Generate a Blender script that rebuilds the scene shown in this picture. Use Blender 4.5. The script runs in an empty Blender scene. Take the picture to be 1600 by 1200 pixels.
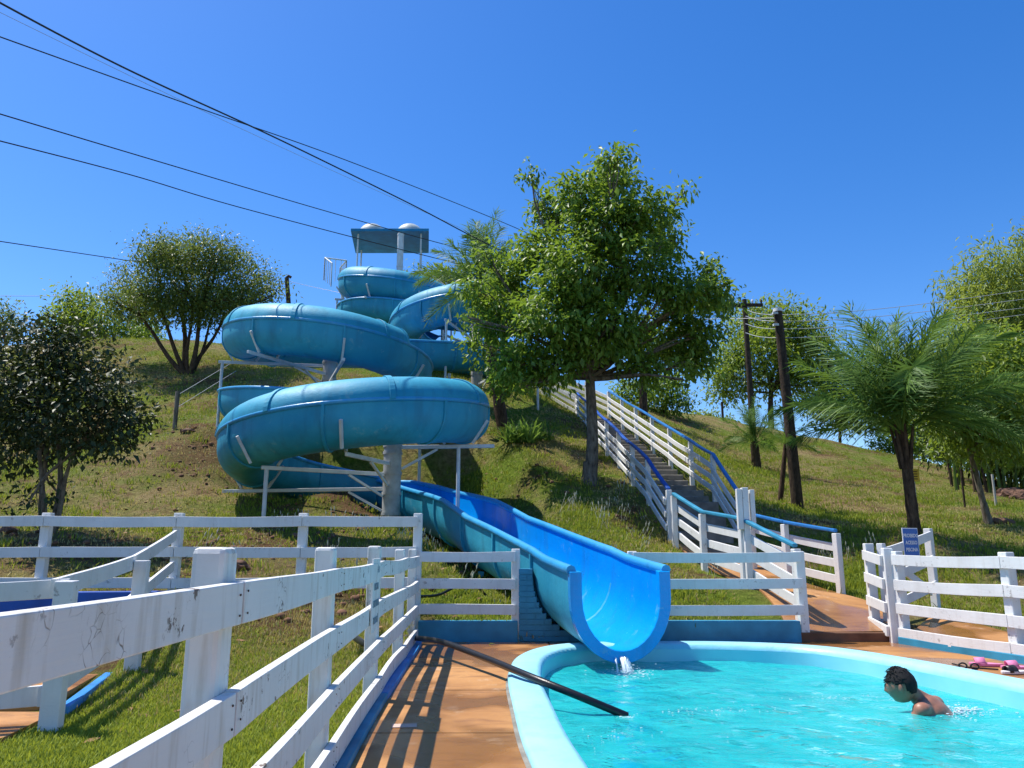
import bpy, bmesh, math, random
import numpy as np
from mathutils import Vector, Matrix, noise
random.seed(7); rng = np.random.default_rng(7)
R = math.radians
sc = bpy.context.scene
C = sc.collection
# ------------------------------------------------------------------ camera, light
H = 1.15; PITCH = R(11.9); FPX = 1210.0
cd = bpy.data.cameras.new('camera'); cam = bpy.data.objects.new('camera', cd); C.objects.link(cam)
cam.location = (0, 0, H); cam.rotation_euler = (R(90) + PITCH, 0, 0)
cd.sensor_width = 36; cd.lens = 36 * FPX / 1600; cd.clip_start = .05; cd.clip_end = 2000
sc.camera = cam
SUN = Vector((-.46, .20, 1)).normalized()
w = bpy.data.worlds.new('World'); sc.world = w; w.use_nodes = True
nt = w.node_tree; nt.nodes.clear()
sky = nt.nodes.new('ShaderNodeTexSky'); sky.sky_type = 'NISHITA'; sky.sun_disc = False
sky.sun_elevation = math.asin(SUN.z); sky.sun_rotation = math.atan2(SUN.x, SUN.y)
sky.altitude = 500; sky.air_density = 1.0; sky.dust_density = .6; sky.ozone_density = 3.0
hs = nt.nodes.new('ShaderNodeHueSaturation'); hs.inputs['Saturation'].default_value = 1.36; hs.inputs['Hue'].default_value = .509; hs.inputs['Value'].default_value = 1.22
bg = nt.nodes.new('ShaderNodeBackground'); bg.inputs[1].default_value = .125
wo = nt.nodes.new('ShaderNodeOutputWorld')
nt.links.new(sky.outputs[0], hs.inputs['Color']); nt.links.new(hs.outputs[0], bg.inputs[0]); nt.links.new(bg.outputs[0], wo.inputs[0])
sl = bpy.data.lights.new('sun', 'SUN'); sl.energy = 5.0; sl.angle = R(.5); sl.color = (1, .95, .87)
so = bpy.data.objects.new('sun', sl); C.objects.link(so); so.rotation_euler = (-SUN).to_track_quat('-Z', 'Y').to_euler()
so.location = (-10, 5, 30)
sc.view_settings.view_transform = 'Standard'; sc.view_settings.look = 'None'
sc.view_settings.exposure = 0.42; sc.view_settings.gamma = 1; sc.view_settings.use_curve_mapping = False
try:
    sc.cycles.max_bounces = 8; sc.cycles.transparent_max_bounces = 12; sc.cycles.caustics_reflective = False; sc.cycles.caustics_refractive = False
    sc.cycles.use_denoising = True
except Exception: pass

# ------------------------------------------------------------------ helpers
cp, sp_ = math.cos(PITCH), math.sin(PITCH)
def ray(px, py):
    u = (600 - py) / FPX
    return Vector(((px - 800) / FPX, cp - u * sp_, sp_ + u * cp))
def P(px, py, Y):                       # point of a line of sight at ground distance Y
    d = ray(px, py); t = Y / d.y
    return Vector((d.x * t, Y, H + d.z * t))
def G(px, py, z=0.0):                   # point of a line of sight on the level z
    d = ray(px, py); t = (z - H) / d.z
    return Vector((d.x * t, d.y * t, z))
def tag(o, label=None, cat=None, group=None, kind=None):
    if label: o['label'] = label
    if cat: o['category'] = cat
    if group: o['group'] = group
    if kind: o['kind'] = kind
    return o
ROOT = {}
def thing(name, loc, label, cat, group=None):
    o = bpy.data.objects.new(name, None); o.empty_display_size = .2; o.location = loc; C.objects.link(o)
    ROOT[o] = Vector(loc); return tag(o, label, cat, group)
def link(me, name, parent=None, mats=None):
    o = bpy.data.objects.new(name, me); C.objects.link(o)
    for m in (mats if isinstance(mats, (list, tuple)) else [mats] if mats else []): me.materials.append(m)
    if parent is not None:
        o.parent = parent; ROOT[o] = ROOT.get(parent, Vector())
    return o
class MB:
    def __init__(s): s.v = []; s.f = []; s.mi = []; s.sm = []
    def add(s, vs, fs, mi=0, smooth=False):
        b = len(s.v); s.v += [tuple(v) for v in vs]; s.f += [tuple(i + b for i in f) for f in fs]
        s.mi += [mi] * len(fs); s.sm += [smooth] * len(fs); return s
    def box(s, c, size, rz=0, mi=0, taper=1):
        x, y, z = [k / 2 for k in size]; m = Matrix.Rotation(rz, 3, 'Z'); c = Vector(c)
        vs = [c + m @ Vector((a * x * (taper if d > 0 else 1), b * y * (taper if d > 0 else 1), d * z)) for d in (-1, 1) for a, b in ((-1, -1), (1, -1), (1, 1), (-1, 1))]
        return s.add(vs, [(3, 2, 1, 0), (4, 5, 6, 7), (0, 1, 5, 4), (1, 2, 6, 5), (2, 3, 7, 6), (3, 0, 4, 7)], mi)
    def beam(s, p0, p1, wd, ht, up=(0, 0, 1), mi=0):
        p0, p1 = Vector(p0), Vector(p1); d = (p1 - p0).normalized(); sx = d.cross(Vector(up)).normalized(); uz = sx.cross(d)
        vs = [p + sx * a * wd / 2 + uz * b * ht / 2 for p in (p0, p1) for a, b in ((-1, -1), (1, -1), (1, 1), (-1, 1))]
        return s.add(vs, [(0, 1, 2, 3), (7, 6, 5, 4), (4, 5, 1, 0), (5, 6, 2, 1), (6, 7, 3, 2), (7, 4, 0, 3)], mi)
    def tube(s, pts, rad, n=8, caps=True, mi=0):
        pts = [Vector(p) for p in pts]; k = len(pts)
        if not hasattr(rad, '__len__'): rad = [rad] * k
        rings = []; ref = None
        for i, p in enumerate(pts):
            d = (pts[min(i + 1, k - 1)] - pts[max(i - 1, 0)]).normalized()
            if ref is None: ref = d.orthogonal().normalized()
            ref = (ref - d * ref.dot(d)).normalized(); b = d.cross(ref)
            rings += [p + (ref * math.cos(2 * math.pi * j / n) + b * math.sin(2 * math.pi * j / n)) * rad[i] for j in range(n)]
        fs = [(i * n + j, i * n + (j + 1) % n, (i + 1) * n + (j + 1) % n, (i + 1) * n + j) for i in range(k - 1) for j in range(n)]
        s.add(rings, fs, mi, True)
        if caps: s.add(rings[:n], [tuple(range(n - 1, -1, -1))], mi); s.add(rings[-n:], [tuple(range(n))], mi)
        return s
    def ell(s, c, r, n=12, m=8, mi=0, rot=None):
        c = Vector(c); vs = []; rot = rot or Matrix.Identity(3)
        for i in range(m + 1):
            a = math.pi * i / m
            for j in range(n):
                b = 2 * math.pi * j / n
                vs.append(c + rot @ Vector((r[0] * math.sin(a) * math.cos(b), r[1] * math.sin(a) * math.sin(b), r[2] * math.cos(a))))
        return s.add(vs, [(i * n + j, (i + 1) * n + j, (i + 1) * n + (j + 1) % n, i * n + (j + 1) % n) for i in range(m) for j in range(n)], mi, True)
    def mesh(s, name, off=Vector()):
        me = bpy.data.meshes.new(name); me.from_pydata([tuple(Vector(v) - off) for v in s.v], [], s.f)
        me.polygons.foreach_set('material_index', s.mi); me.polygons.foreach_set('use_smooth', s.sm); me.update(); return me
    def build(s, name, mats, parent=None, bevel=0, seg=2):
        o = link(s.mesh(name, ROOT.get(parent, Vector()) if parent else Vector()), name, parent, mats)
        if bevel:
            b = o.modifiers.new('bevel', 'BEVEL'); b.width = bevel; b.segments = seg; b.limit_method = 'ANGLE'
        return o
def fast_mesh(name, V, F, k):            # V (n,3), F (m,k) numpy
    me = bpy.data.meshes.new(name); n, m = len(V), len(F)
    me.vertices.add(n); me.vertices.foreach_set('co', V.astype(np.float32).ravel())
    me.loops.add(m * k); me.loops.foreach_set('vertex_index', F.astype(np.int32).ravel())
    me.polygons.add(m); me.polygons.foreach_set('loop_start', np.arange(0, m * k, k, dtype=np.int32))
    me.update(calc_edges=True); return me

# ------------------------------------------------------------------ materials
class N:
    def __init__(s, name):
        s.m = bpy.data.materials.new(name); s.m.use_nodes = True; s.t = s.m.node_tree; s.t.nodes.clear()
        s.out = s.t.nodes.new('ShaderNodeOutputMaterial')
    def n(s, typ, ins=None, **kw):
        x = s.t.nodes.new('ShaderNode' + typ)
        for k, v in kw.items(): setattr(x, k, v)
        for k, v in (ins or {}).items(): s.set(x.inputs[k], v)
        return x
    def set(s, inp, v):
        if isinstance(v, bpy.types.NodeSocket): s.t.links.new(v, inp)
        elif isinstance(v, bpy.types.Node): s.t.links.new(v.outputs[0], inp)
        else: inp.default_value = v if not (isinstance(v, tuple) and len(v) == 3 and inp.type == 'RGBA') else (*v, 1)
    def co(s, scale=(1, 1, 1), obj=True):
        return s.n('Mapping', {'Vector': s.n('TexCoord').outputs['Object'] if obj else s.n('NewGeometry').outputs['Position'], 'Scale': scale})
    def noise(s, co, sc_, det=4, rough=.55, dist=0): return s.n('TexNoise', {'Vector': co, 'Scale': sc_, 'Detail': det, 'Roughness': rough, 'Distortion': dist}).outputs[0]
    def ramp(s, f, a, b, lo=(0, 0, 0), hi=(1, 1, 1)):
        r = s.n('ValToRGB', {0: f}); r.color_ramp.elements[0].position = a; r.color_ramp.elements[1].position = b
        r.color_ramp.elements[0].color = (*lo, 1); r.color_ramp.elements[1].color = (*hi, 1); return r.outputs[0]
    def mix(s, f, a, b, mode='MIX'):
        x = s.t.nodes.new('ShaderNodeMix'); x.data_type = 'RGBA'; x.blend_type = mode
        s.set(x.inputs[0], f); s.set(x.inputs[6], a); s.set(x.inputs[7], b); return x.outputs[2]
    def math(s, op, a, b=0.0): return s.n('Math', {0: a, 1: b}, operation=op).outputs[0]
    def bump(s, h, st=.3, d=.02): return s.n('Bump', {'Height': h, 'Strength': st, 'Distance': d}).outputs[0]
    def pbr(s, col, rough=.6, spec=.5, bump=None, **kw):
        d = {'Base Color': col, 'Roughness': rough, 'Specular IOR Level': spec}
        if bump is not None: d['Normal'] = bump
        d.update(kw); b = s.n('BsdfPrincipled', d); s.t.links.new(b.outputs[0], s.out.inputs[0]); s.b = b; return s.m
def m_plain(name, col, rough=.6, var=.25, scale=6, spec=.4, bump=.15, metal=0.0):
    k = N(name); co = k.co(obj=False); f = k.noise(co, scale, 6)
    c = k.mix(k.ramp(f, .3, .75), tuple(x * (1 - var) for x in col), tuple(min(1, x * (1 + var * .5)) for x in col))
    return k.pbr(c, rough, spec, k.bump(k.noise(co, scale * 6, 4), bump, .01), Metallic=metal)
def m_white(name, dirt=.5, scale=1.0, tint=(.80, .80, .78)):
    k = N(name); co = k.co(obj=False)
    base = k.mix(k.ramp(k.noise(co, 3 * scale, 6), .35, .75), tuple(x * .86 for x in tint), tint)
    streak = k.noise(k.co((9, 9, 1.2), False), 2.0 * scale, 5)
    base = k.mix(k.math('MULTIPLY', k.ramp(streak, .52, .75), dirt * .55), base, (.47, .43, .36))
    # peeled and cracked paint
    vor = k.n('TexVoronoi', {'Vector': k.mix(.12, co.outputs[0], k.n('TexNoise', {'Vector': co, 'Scale': 9.0}).outputs[1]), 'Scale': 26.0}, feature='DISTANCE_TO_EDGE').outputs[0]
    crack = k.ramp(vor, .0, .035, (1, 1, 1), (0, 0, 0))
    patch = k.ramp(k.noise(co, 2.6, 3), .55, .62)
    cr = k.math('MULTIPLY', crack, patch)
    peel = k.math('MULTIPLY', k.ramp(k.noise(co, 13, 8, .66), .60, .63), k.ramp(k.noise(co, 2.1, 3), .54, .60))
    mk = k.math('MULTIPLY', k.math('MAXIMUM', k.math('MULTIPLY', cr, k.ramp(k.noise(co, 19, 4), .42, .6)), peel), dirt)
    base = k.mix(mk, base, (.16, .12, .09))
    h = k.math('SUBTRACT', k.math('ADD', k.noise(k.co((30, 30, 30), False), 1.5, 4), k.math('MULTIPLY', k.noise(k.co((25, 1.2, 60), False), 1.5, 4), 1.2)), k.math('MULTIPLY', mk, 1.5))
    return k.pbr(base, .55, .35, k.bump(h, .25, .004))
WHITE = m_white('white_paint', .5, 1.0, (.76, .76, .74)); WHITE_NEAR = m_white('weathered_white_paint', 1.6, 1.0, (.74, .74, .71))
WHITE_METAL = m_plain('painted_steel', (.62, .64, .64), .45, .2, 5)
ROOFB = m_plain('roof_blue', (.008, .21, .42), .6, .3, 3)
PIPE_GREY = m_plain('weathered_steel', (.40, .41, .40), .55, .4, 4)
BLUE_RAIL = m_plain('blue_rail_paint', (.03, .19, .50), .35, .25, 5)
BLUE_CURB = m_plain('blue_wall_paint', (.035, .27, .43), .55, .35, 3)
BLUE_DEEP = m_plain('deep_blue_paint', (.012, .09, .42), .5, .3, 4)
BLUE_EDGE = m_plain('bright_blue_paint', (.03, .24, .60), .5, .3, 4)
def m_fiberglass(name, col, fade, amount=.55, rough=.32):
    k = N(name); co = k.co(obj=False)
    f = k.noise(co, .8, 5); g = k.noise(k.co((2, 2, .35), False), 2.2, 6)
    c = k.mix(k.math('MULTIPLY', k.ramp(f, .35, .7), amount), col, fade)
    c = k.mix(k.math('MULTIPLY', k.ramp(g, .5, .72), .45), c, tuple(x * .5 + .015 for x in col))
    c = k.mix(k.math('MULTIPLY', k.ramp(k.noise(co, 3.2, 8, .72), .60, .66), .30), c, (.22, .40, .42))
    nz = k.n('SeparateXYZ', {0: k.n('NewGeometry').outputs['Normal']}).outputs[2]   # bleached where rain and weather reach
    c = k.mix(k.math('MULTIPLY', k.ramp(nz, .35, .9), .35), c, fade)
    r = k.math('ADD', k.math('MULTIPLY', k.noise(co, 5, 4), .25), rough - .1)
    return k.pbr(c, r, .38, k.bump(k.math('ADD', k.noise(co, 22, 3), k.math('MULTIPLY', k.noise(co, 5, 2), 1.5)), .22, .014))
FG_OUT = m_fiberglass('faded_blue_fiberglass', (.008, .24, .385), (.06, .43, .57), .6, .55)
FG_IN = m_fiberglass('blue_flume_lining', (.001, .27, .70), (.008, .38, .80), .4, .2)
FG_RIM = m_fiberglass('blue_flume_rim', (.02, .27, .55), (.10, .42, .66), .5, .3)
def m_terrain():
    k = N('hillside_turf'); co = k.co(obj=False)
    big = k.noise(co, .22, 5, .6); mid = k.noise(co, 1.1, 6, .65); fine = k.noise(co, 9, 6, .7); vf = k.noise(co, 40, 4, .7)
    green = k.mix(k.ramp(fine, .3, .7), (.075, .145, .014), (.27, .35, .05))
    dry = k.mix(k.ramp(fine, .3, .7), (.23, .165, .065), (.52, .40, .195))
    soil = k.mix(k.ramp(vf, .3, .7), (.085, .045, .025), (.27, .15, .085))
    f1 = k.ramp(k.math('ADD', k.math('MULTIPLY', big, .55), k.math('MULTIPLY', mid, .5)), .44, .60)
    c = k.mix(f1, green, dry)
    f2 = k.ramp(k.math('ADD', k.math('MULTIPLY', mid, .6), k.math('MULTIPLY', k.noise(co, .35, 4), .5)), .555, .66)
    c = k.mix(k.math('MULTIPLY', f2, .85), c, soil)
    at = k.n('Attribute', attribute_name='soil').outputs['Fac']
    sm = k.ramp(k.math('ADD', at, k.math('MULTIPLY', k.math('SUBTRACT', fine, .5), 1.1)), .35, .75)
    c = k.mix(k.math('MULTIPLY', sm, .85), c, soil)
    al = k.n('Attribute', attribute_name='lush').outputs['Fac']
    c = k.mix(k.ramp(k.math('ADD', al, k.math('MULTIPLY', k.math('SUBTRACT', mid, .5), 1.2)), .4, .75), c, green)
    h = k.math('ADD', k.math('MULTIPLY', fine, 1.0), k.math('MULTIPLY', vf, .6))
    return k.pbr(c, .95, .05, k.bump(h, 1.0, .2))
def m_deck():
    k = N('terracotta_concrete'); co = k.co(obj=False)
    a = k.noise(co, .9, 6, .6); b = k.noise(k.co((1.0, 2.6, 1), False), 2.4, 7, .65, .6); f = k.noise(co, 40, 5, .7)
    c = k.mix(k.ramp(a, .3, .72), (.31, .13, .030), (.56, .285, .095))
    c = k.mix(k.math('MULTIPLY', k.ramp(b, .50, .68), .75), c, (.20, .085, .03))
    c = k.mix(k.math('MULTIPLY', k.ramp(k.noise(co, 3.1, 7, .7), .58, .68), .55), c, (.66, .50, .33))
    c = k.mix(k.math('MULTIPLY', k.ramp(f, .35, .7), .35), c, (.30, .15, .075))
    wet = k.ramp(k.noise(co, .75, 3), .44, .53)
    c = k.mix(k.math('MULTIPLY', wet, .55), c, (.20, .085, .026))
    r = k.math('SUBTRACT', .72, k.math('MULTIPLY', wet, .56))
    return k.pbr(c, r, .4, k.bump(f, .25, .006))
TURF, DECK = m_terrain(), m_deck()
def m_leaf(name, dark, light, trans=.35, rough=.45, spec=.4):
    k = N(name); t = k.n('Attribute', attribute_name='tint').outputs['Fac']
    c = k.mix(t, dark, light)
    b = k.n('BsdfPrincipled', {'Base Color': c, 'Roughness': rough, 'Specular IOR Level': spec})
    tr = k.n('BsdfTranslucent', {'Color': k.mix(.5, c, (light[0] * 1.5, light[1] * 1.35, light[2] * .7))})
    k.t.links.new(k.n('MixShader', {0: trans, 1: b.outputs[0], 2: tr.outputs[0]}).outputs[0], k.out.inputs[0]); return k.m
L_MAIN = m_leaf('bright_leaf', (.028, .088, .010), (.24, .37, .05), .4)
L_DARK = m_leaf('dark_glossy_leaf', (.014, .032, .010), (.06, .085, .03), .15, .5, .28)
L_DARKG = m_leaf('shade_leaf', (.02, .045, .012), (.07, .11, .03), .2)  # leaf colour darkened to stand in for shade under the bamboo
L_OLIVE = m_leaf('olive_leaf', (.045, .09, .016), (.19, .26, .06))
L_YEL = m_leaf('yellow_green_leaf', (.075, .14, .018), (.25, .35, .05), .45)
L_BAM = m_leaf('bamboo_leaf', (.09, .155, .025), (.31, .39, .075), .4)
L_PALM = m_leaf('palm_leaf', (.04, .11, .02), (.20, .33, .07), .35, .55, .25)
L_FAR = m_leaf('far_leaf', (.05, .085, .03), (.13, .18, .06), .35)
GRASS = m_leaf('grass_blade', (.09, .155, .014), (.34, .40, .055), .35, .6, .2)
DRYG = m_leaf('dry_grass_blade', (.26, .22, .08), (.54, .46, .22), .3, .7, .15)
SEED = m_plain('seed_head', (.50, .48, .34), .9, .2, 20)
def m_bark(name, a, b):
    k = N(name); co = k.co((1, 1, .35), False)
    return k.pbr(k.mix(k.ramp(k.noise(co, 14, 6, .65), .35, .7), a, b), .9, .15, k.bump(k.noise(co, 30, 5), .7, .03))
BARK = m_bark('grey_bark', (.07, .055, .042), (.26, .22, .17)); BARK_D = m_bark('brown_bark', (.035, .022, .015), (.13, .085, .055))
BARK_P = m_bark('pole_wood', (.028, .020, .015), (.085, .062, .045))
CONC = m_plain('grey_concrete', (.42, .40, .37), .85, .35, 4); STONE = m_plain('step_stone', (.24, .22, .19), .9, .45, 5)
BLACK = m_plain('black_rubber', (.015, .015, .017), .35, .3, 10); GREY_HOSE = m_plain('grey_hose', (.20, .20, .20), .5, .2, 10)
WIRE = m_plain('cable', (.03, .03, .035), .5, .2, 10); WIRE_L = m_plain('bare_cable', (.45, .45, .45), .4, .1, 10)
PINK = m_plain('pink_foam', (.72, .22, .40), .6, .15, 8); OFFWHITE = m_plain('offwhite_rubber', (.75, .72, .70), .6, .1, 8)
SKIN = m_plain('skin', (.36, .155, .095), .45, .22, 14, .45, .08); HAIR = m_plain('wet_black_hair', (.006, .006, .007), .6, .3, 60, .25, .6)
ROCK = m_plain('red_rock', (.16, .085, .055), .9, .4, 5); RED_SOIL = m_plain('soil', (.20, .10, .055), .95, .4, 4)
SIGN_BLUE = m_plain('sign_blue', (.01, .12, .48), .4, .1, 5); SIGN_W = m_plain('sign_white', (.82, .82, .82), .5, .05, 5)
SIGN_Y = m_plain('sign_yellow', (.62, .42, .03), .5, .15, 6); STENCIL = m_plain('stencil_grey', (.20, .30, .36), .7, .4, 30)
DOME = m_plain('dome_fiberglass', (.50, .56, .55), .5, .35, 3)

# ------------------------------------------------------------------ ground
DECKPOLY = [(-.86, -8), (-.93, 2.2), (-1.22, 10.08), (4.86, 10.08), (5.86, 6.4), (7.2, 2), (7.2, -8)]
def inpoly(x, y, poly):
    ins = np.zeros(np.shape(x), bool)
    for i in range(len(poly)):
        (x0, y0), (x1, y1) = poly[i], poly[i - 1]
        c = ((y0 > y) != (y1 > y)) & (x < (x1 - x0) * (y - y0) / (y1 - y0 + 1e-12) + x0); ins ^= c
    return ins
ctrl = []
for px, py, Y in [(700, 955, 10.7), (860, 880, 12.6), (700, 860, 13.5), (612, 810, 16.2), (480, 805, 16), (420, 810, 15.4), (95, 830, 12.5), (100, 885, 11), (10, 865, 11), (300, 885, 11.2),
        (50, 760, 17), (50, 700, 21), (327, 665, 20.5), (250, 690, 19.5), (220, 600, 27), (285, 585, 28), (400, 590, 27), (200, 530, 36), (20, 540, 35), (330, 535, 36), (150, 830, 14.5),
        (716, 770, 16.3), (800, 700, 19.5), (850, 740, 18), (800, 650, 24), (720, 592, 27), (870, 640, 25.5), (960, 800, 15.5), (1000, 870, 13), (900, 865, 13.2), (1100, 905, 11.9), (1100, 960, 10.6),
        (1240, 800, 20), (1320, 890, 14), (1360, 940, 12), (1415, 840, 15), (1530, 820, 18), (1590, 870, 14.5), (1590, 960, 11.5), (1180, 735, 27), (1110, 650, 40), (1130, 680, 34), (1300, 690, 37), (1450, 722, 37), (1600, 760, 34), (1500, 770, 27),
        (1190, 850, 15.6), (1200, 950, 11), (1240, 920, 11.8), (560, 950, 9.6), (300, 960, 9.2)]:
    p = P(px, py, Y); ctrl.append(tuple(p))
for Y in (17, 19, 21, 23.5, 26, 28): ctrl += [(2.75, Y, 1.95 + .325 * (Y - 16.3)), (4.0, Y, 1.85 + .325 * (Y - 16.3))]
ctrl += [(3.6, 14.9, 1.0), (3.9, 12.5, .5), (3.9, 10.3, .11), (5.6, 10.2, .12), (6.2, 9, .0), (6.6, 7, -.03), (9, 6, -.05), (7, 3, -.05), (-1.6, 8, .02), (-3, 7, .03), (-2, 5, -.02), (-4, 5, 0), (-1.6, 2, -.05), (-5, 1, -.05), (-6, 8, .1), (-9, 8, .3), (-9, 4, 0),
         (1, 9, 0), (1, 5, 0), (3, 5, 0), (1, 0, 0), (-8, -10, 0), (8, -10, 0), (-30, -20, 0), (30, -20, 0), (-30, 5, .6), (-20, 15, 2.2), (-30, 30, 8), (-45, 40, 9), (30, 10, -.2), (35, 25, 1), (40, 40, 2.5), (-4, 30.5, 8.5), (0, 33, 9.0), (-4, 36, 10.2),
         (-20, 55, 9.5), (0, 52, 8.5), (20, 55, 5), (45, 60, 2), (-60, 60, 7), (0, 90, 4), (60, 90, 0), (-60, 90, 3), (0, 150, 0), (100, 150, -2), (-100, 150, 0), (100, 0, -1), (-100, 0, 0), (0, -80, 0), (100, -80, 0), (-100, -80, 0)]
CT = np.array(ctrl)
def _phi(r): return np.where(r > 1e-9, r * r * np.log(r + 1e-12), 0) * 1.0
def _phi(r): return r                    # biharmonic-like linear kernel: no overshoot
_n = len(CT); _D = np.hypot(CT[:, None, 0] - CT[None, :, 0], CT[:, None, 1] - CT[None, :, 1])
_A = np.zeros((_n + 3, _n + 3)); _A[:_n, :_n] = _phi(np.sqrt(_D ** 2 + .8 ** 2)) - np.eye(_n) * .10
_A[:_n, _n] = 1; _A[:_n, _n + 1:] = CT[:, :2]; _A[_n:, :_n] = _A[:_n, _n:].T
_W = np.linalg.solve(_A, np.concatenate([CT[:, 2], np.zeros(3)]))
CARVE = []
def carve(x, y, z):                      # dig the shallow channel in which the lower flume lies
    z = z.copy(); c = np.array(CARVE)
    k = np.where((x > c[:, 0].min() - 2) & (x < c[:, 0].max() + 2) & (y > c[:, 1].min() - 2) & (y < c[:, 1].max() + 2))[0]
    for a in range(0, len(k), 20000):
        q = k[a:a + 20000]; d = np.hypot(x[q][:, None] - c[None, :, 0], y[q][:, None] - c[None, :, 1]); i = d.argmin(1); dm = d[np.arange(len(q)), i]
        z[q] = np.minimum(z[q], c[i, 2] + np.clip(dm - .75, 0, 9) * .9)
    return z
def zt(x, y):
    x = np.atleast_1d(np.asarray(x, float)); y = np.atleast_1d(np.asarray(y, float)); sh = x.shape; x = x.ravel(); y = y.ravel(); out = np.empty(len(x))
    for a in range(0, len(x), 20000):
        xs, ys = x[a:a + 20000], y[a:a + 20000]
        d = np.sqrt((xs[:, None] - CT[None, :, 0]) ** 2 + (ys[:, None] - CT[None, :, 1]) ** 2 + .64)
        out[a:a + 20000] = d @ _W[:_n] + _W[_n] + xs * _W[_n + 1] + ys * _W[_n + 2]
    bump = .05 * np.sin(x * 1.7 + .6 * y) * np.sin(y * 1.3 - .4 * x) + .03 * np.sin(x * 3.1 + 1) * np.sin(y * 2.7 + x)
    out += bump * np.clip((y - 10.5) / 5, 0, 1)
    if len(CARVE): out = carve(x, y, out)
    return out.reshape(sh)
def z1(x, y): return float(zt(x, y)[0])
def base(px, Y, py=700):                 # ground point on a line of sight column
    x = P(px, py, Y).x; return Vector((x, Y, z1(x, Y)))
gx = np.concatenate([np.arange(-150, -24, 9.), np.arange(-24, 24.01, .3), np.arange(33, 151, 9.)])
gy = np.concatenate([np.arange(-80, -1, 6.), np.arange(-1, 42, .3), np.arange(42, 60, 1.5), np.arange(60, 200, 10.)])
GX, GY = np.meshgrid(gx, gy); GZ = zt(GX, GY)
def edge_dist(x, y):
    d = np.full(np.shape(x), 1e9)
    for i in range(len(DECKPOLY)):
        a = np.array(DECKPOLY[i - 1]); b = np.array(DECKPOLY[i]); ab = b - a
        t = np.clip(((x - a[0]) * ab[0] + (y - a[1]) * ab[1]) / (ab @ ab), 0, 1)
        d = np.minimum(d, np.hypot(x - a[0] - t * ab[0], y - a[1] - t * ab[1]))
    return d
ind = inpoly(GX, GY, DECKPOLY); ed = edge_dist(GX, GY)
GZ = np.where(ind, np.where((ed > .45) | (GY < -2), -2.0, -.13), np.where((ed < .35) & ~((GY > 10.25)), np.minimum(GZ, -.04), GZ))
ny, nx = GX.shape
idx = np.arange(nx * ny).reshape(ny, nx)
F = np.stack([idx[:-1, :-1], idx[:-1, 1:], idx[1:, 1:], idx[1:, :-1]], -1).reshape(-1, 4)
hill_me = me = fast_mesh('hillside', np.stack([GX, GY, GZ], -1).reshape(-1, 3), F, 4)
def gauss(lst): 
    s = np.zeros(GX.shape)
    for x, y, rx, ry, a in lst: s += a * np.exp(-((GX - x) / rx) ** 2 - ((GY - y) / ry) ** 2)
    return np.clip(s, 0, 1).ravel()
def gpt(px, py, Y): p = P(px, py, Y); return p.x, p.y
soil_spots = [(*gpt(330, 690, 19), 1.6, 2.2, .8), (*gpt(420, 830, 14), 2.4, 1.2, .75), (*gpt(520, 920, 10.2), 1.3, 1.3, .9), (*gpt(300, 850, 12.5), 2.5, 1.0, .6), (*gpt(600, 760, 17), 1.5, 1.5, .9), (*gpt(740, 830, 14.5), .6, 1.0, .9), (*gpt(650, 740, 18), 1.2, 1.2, .8),
              (*gpt(320, 600, 27), 2.2, 1.0, .8), (*gpt(880, 740, 17.8), 1.3, 1.2, .55), (*gpt(1000, 800, 16), .8, 1.5, .5), (*gpt(100, 870, 11.5), 3, .5, .6), (-2.6, 8.8, .9, .9, .6)]
lush_spots = [(*gpt(640, 790, 15.5), 1, .8, .8), (*gpt(150, 700, 20), 2, 2, .5), (*gpt(60, 800, 14.5), 1.6, 1, .6), (*gpt(250, 820, 13.5), 2, .8, .6), (*gpt(420, 540, 32), 3, 2, .5), (*gpt(1140, 720, 26), 1.6, 2.5, .8), (*gpt(1330, 800, 19), 2, 1.5, .4), (-2.6, 4.5, 2.2, 2.8, 1.2), (*gpt(760, 720, 19), 1.6, 1.5, 1), (*gpt(870, 820, 14.5), 1.6, 1.5, .8), (*gpt(730, 930, 11.2), 1.2, .9, 1), (*gpt(1100, 930, 11), 1.5, .9, .9), (*gpt(1340, 900, 13), 1, 1, .9), (*gpt(1060, 690, 27), 3, 3, .5), (*gpt(1450, 870, 14), 2, .7, .6), (*gpt(200, 560, 31), 4, 3, .4)]
for nm, sp in (('soil', soil_spots), ('lush', lush_spots)):
    at = me.attributes.new(nm, 'FLOAT', 'POINT'); at.data.foreach_set('value', gauss(sp).astype(np.float32))
me.polygons.foreach_set('use_smooth', np.ones(len(F), bool))
tag(link(me, 'hillside', None, TURF), kind='structure')

# pool outline (rounded), counter-clockwise
def catmull(pts, n=8, closed=True):
    out = []; k = len(pts); P_ = [Vector(p) for p in pts]
    for i in range(k if closed else k - 1):
        a, b, c, d = [P_[j % k] if closed else P_[max(0, min(k - 1, j))] for j in (i - 1, i, i + 1, i + 2)]
        for j in range(n):
            t = j / n
            out.append(.5 * ((2 * b) + (c - a) * t + (2 * a - 5 * b + 4 * c - d) * t * t + (3 * b - a - 3 * c + d) * t ** 3))
    if not closed: out.append(P_[-1])
    return out
POOL = catmull([(.02, 5.8, 0), (-.02, 7.3, 0), (.12, 8.6, 0), (.62, 9.40, 0), (1.6, 9.62, 0), (2.7, 9.55, 0), (3.55, 9.12, 0), (4.02, 8.1, 0), (4.33, 6.9, 0), (4.75, 5.2, 0), (4.9, 3.6, 0), (4.3, 2.2, 0), (2.8, 1.6, 0), (1.2, 1.9, 0), (.3, 3.2, 0), (.1, 4.5, 0)], 8)
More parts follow.
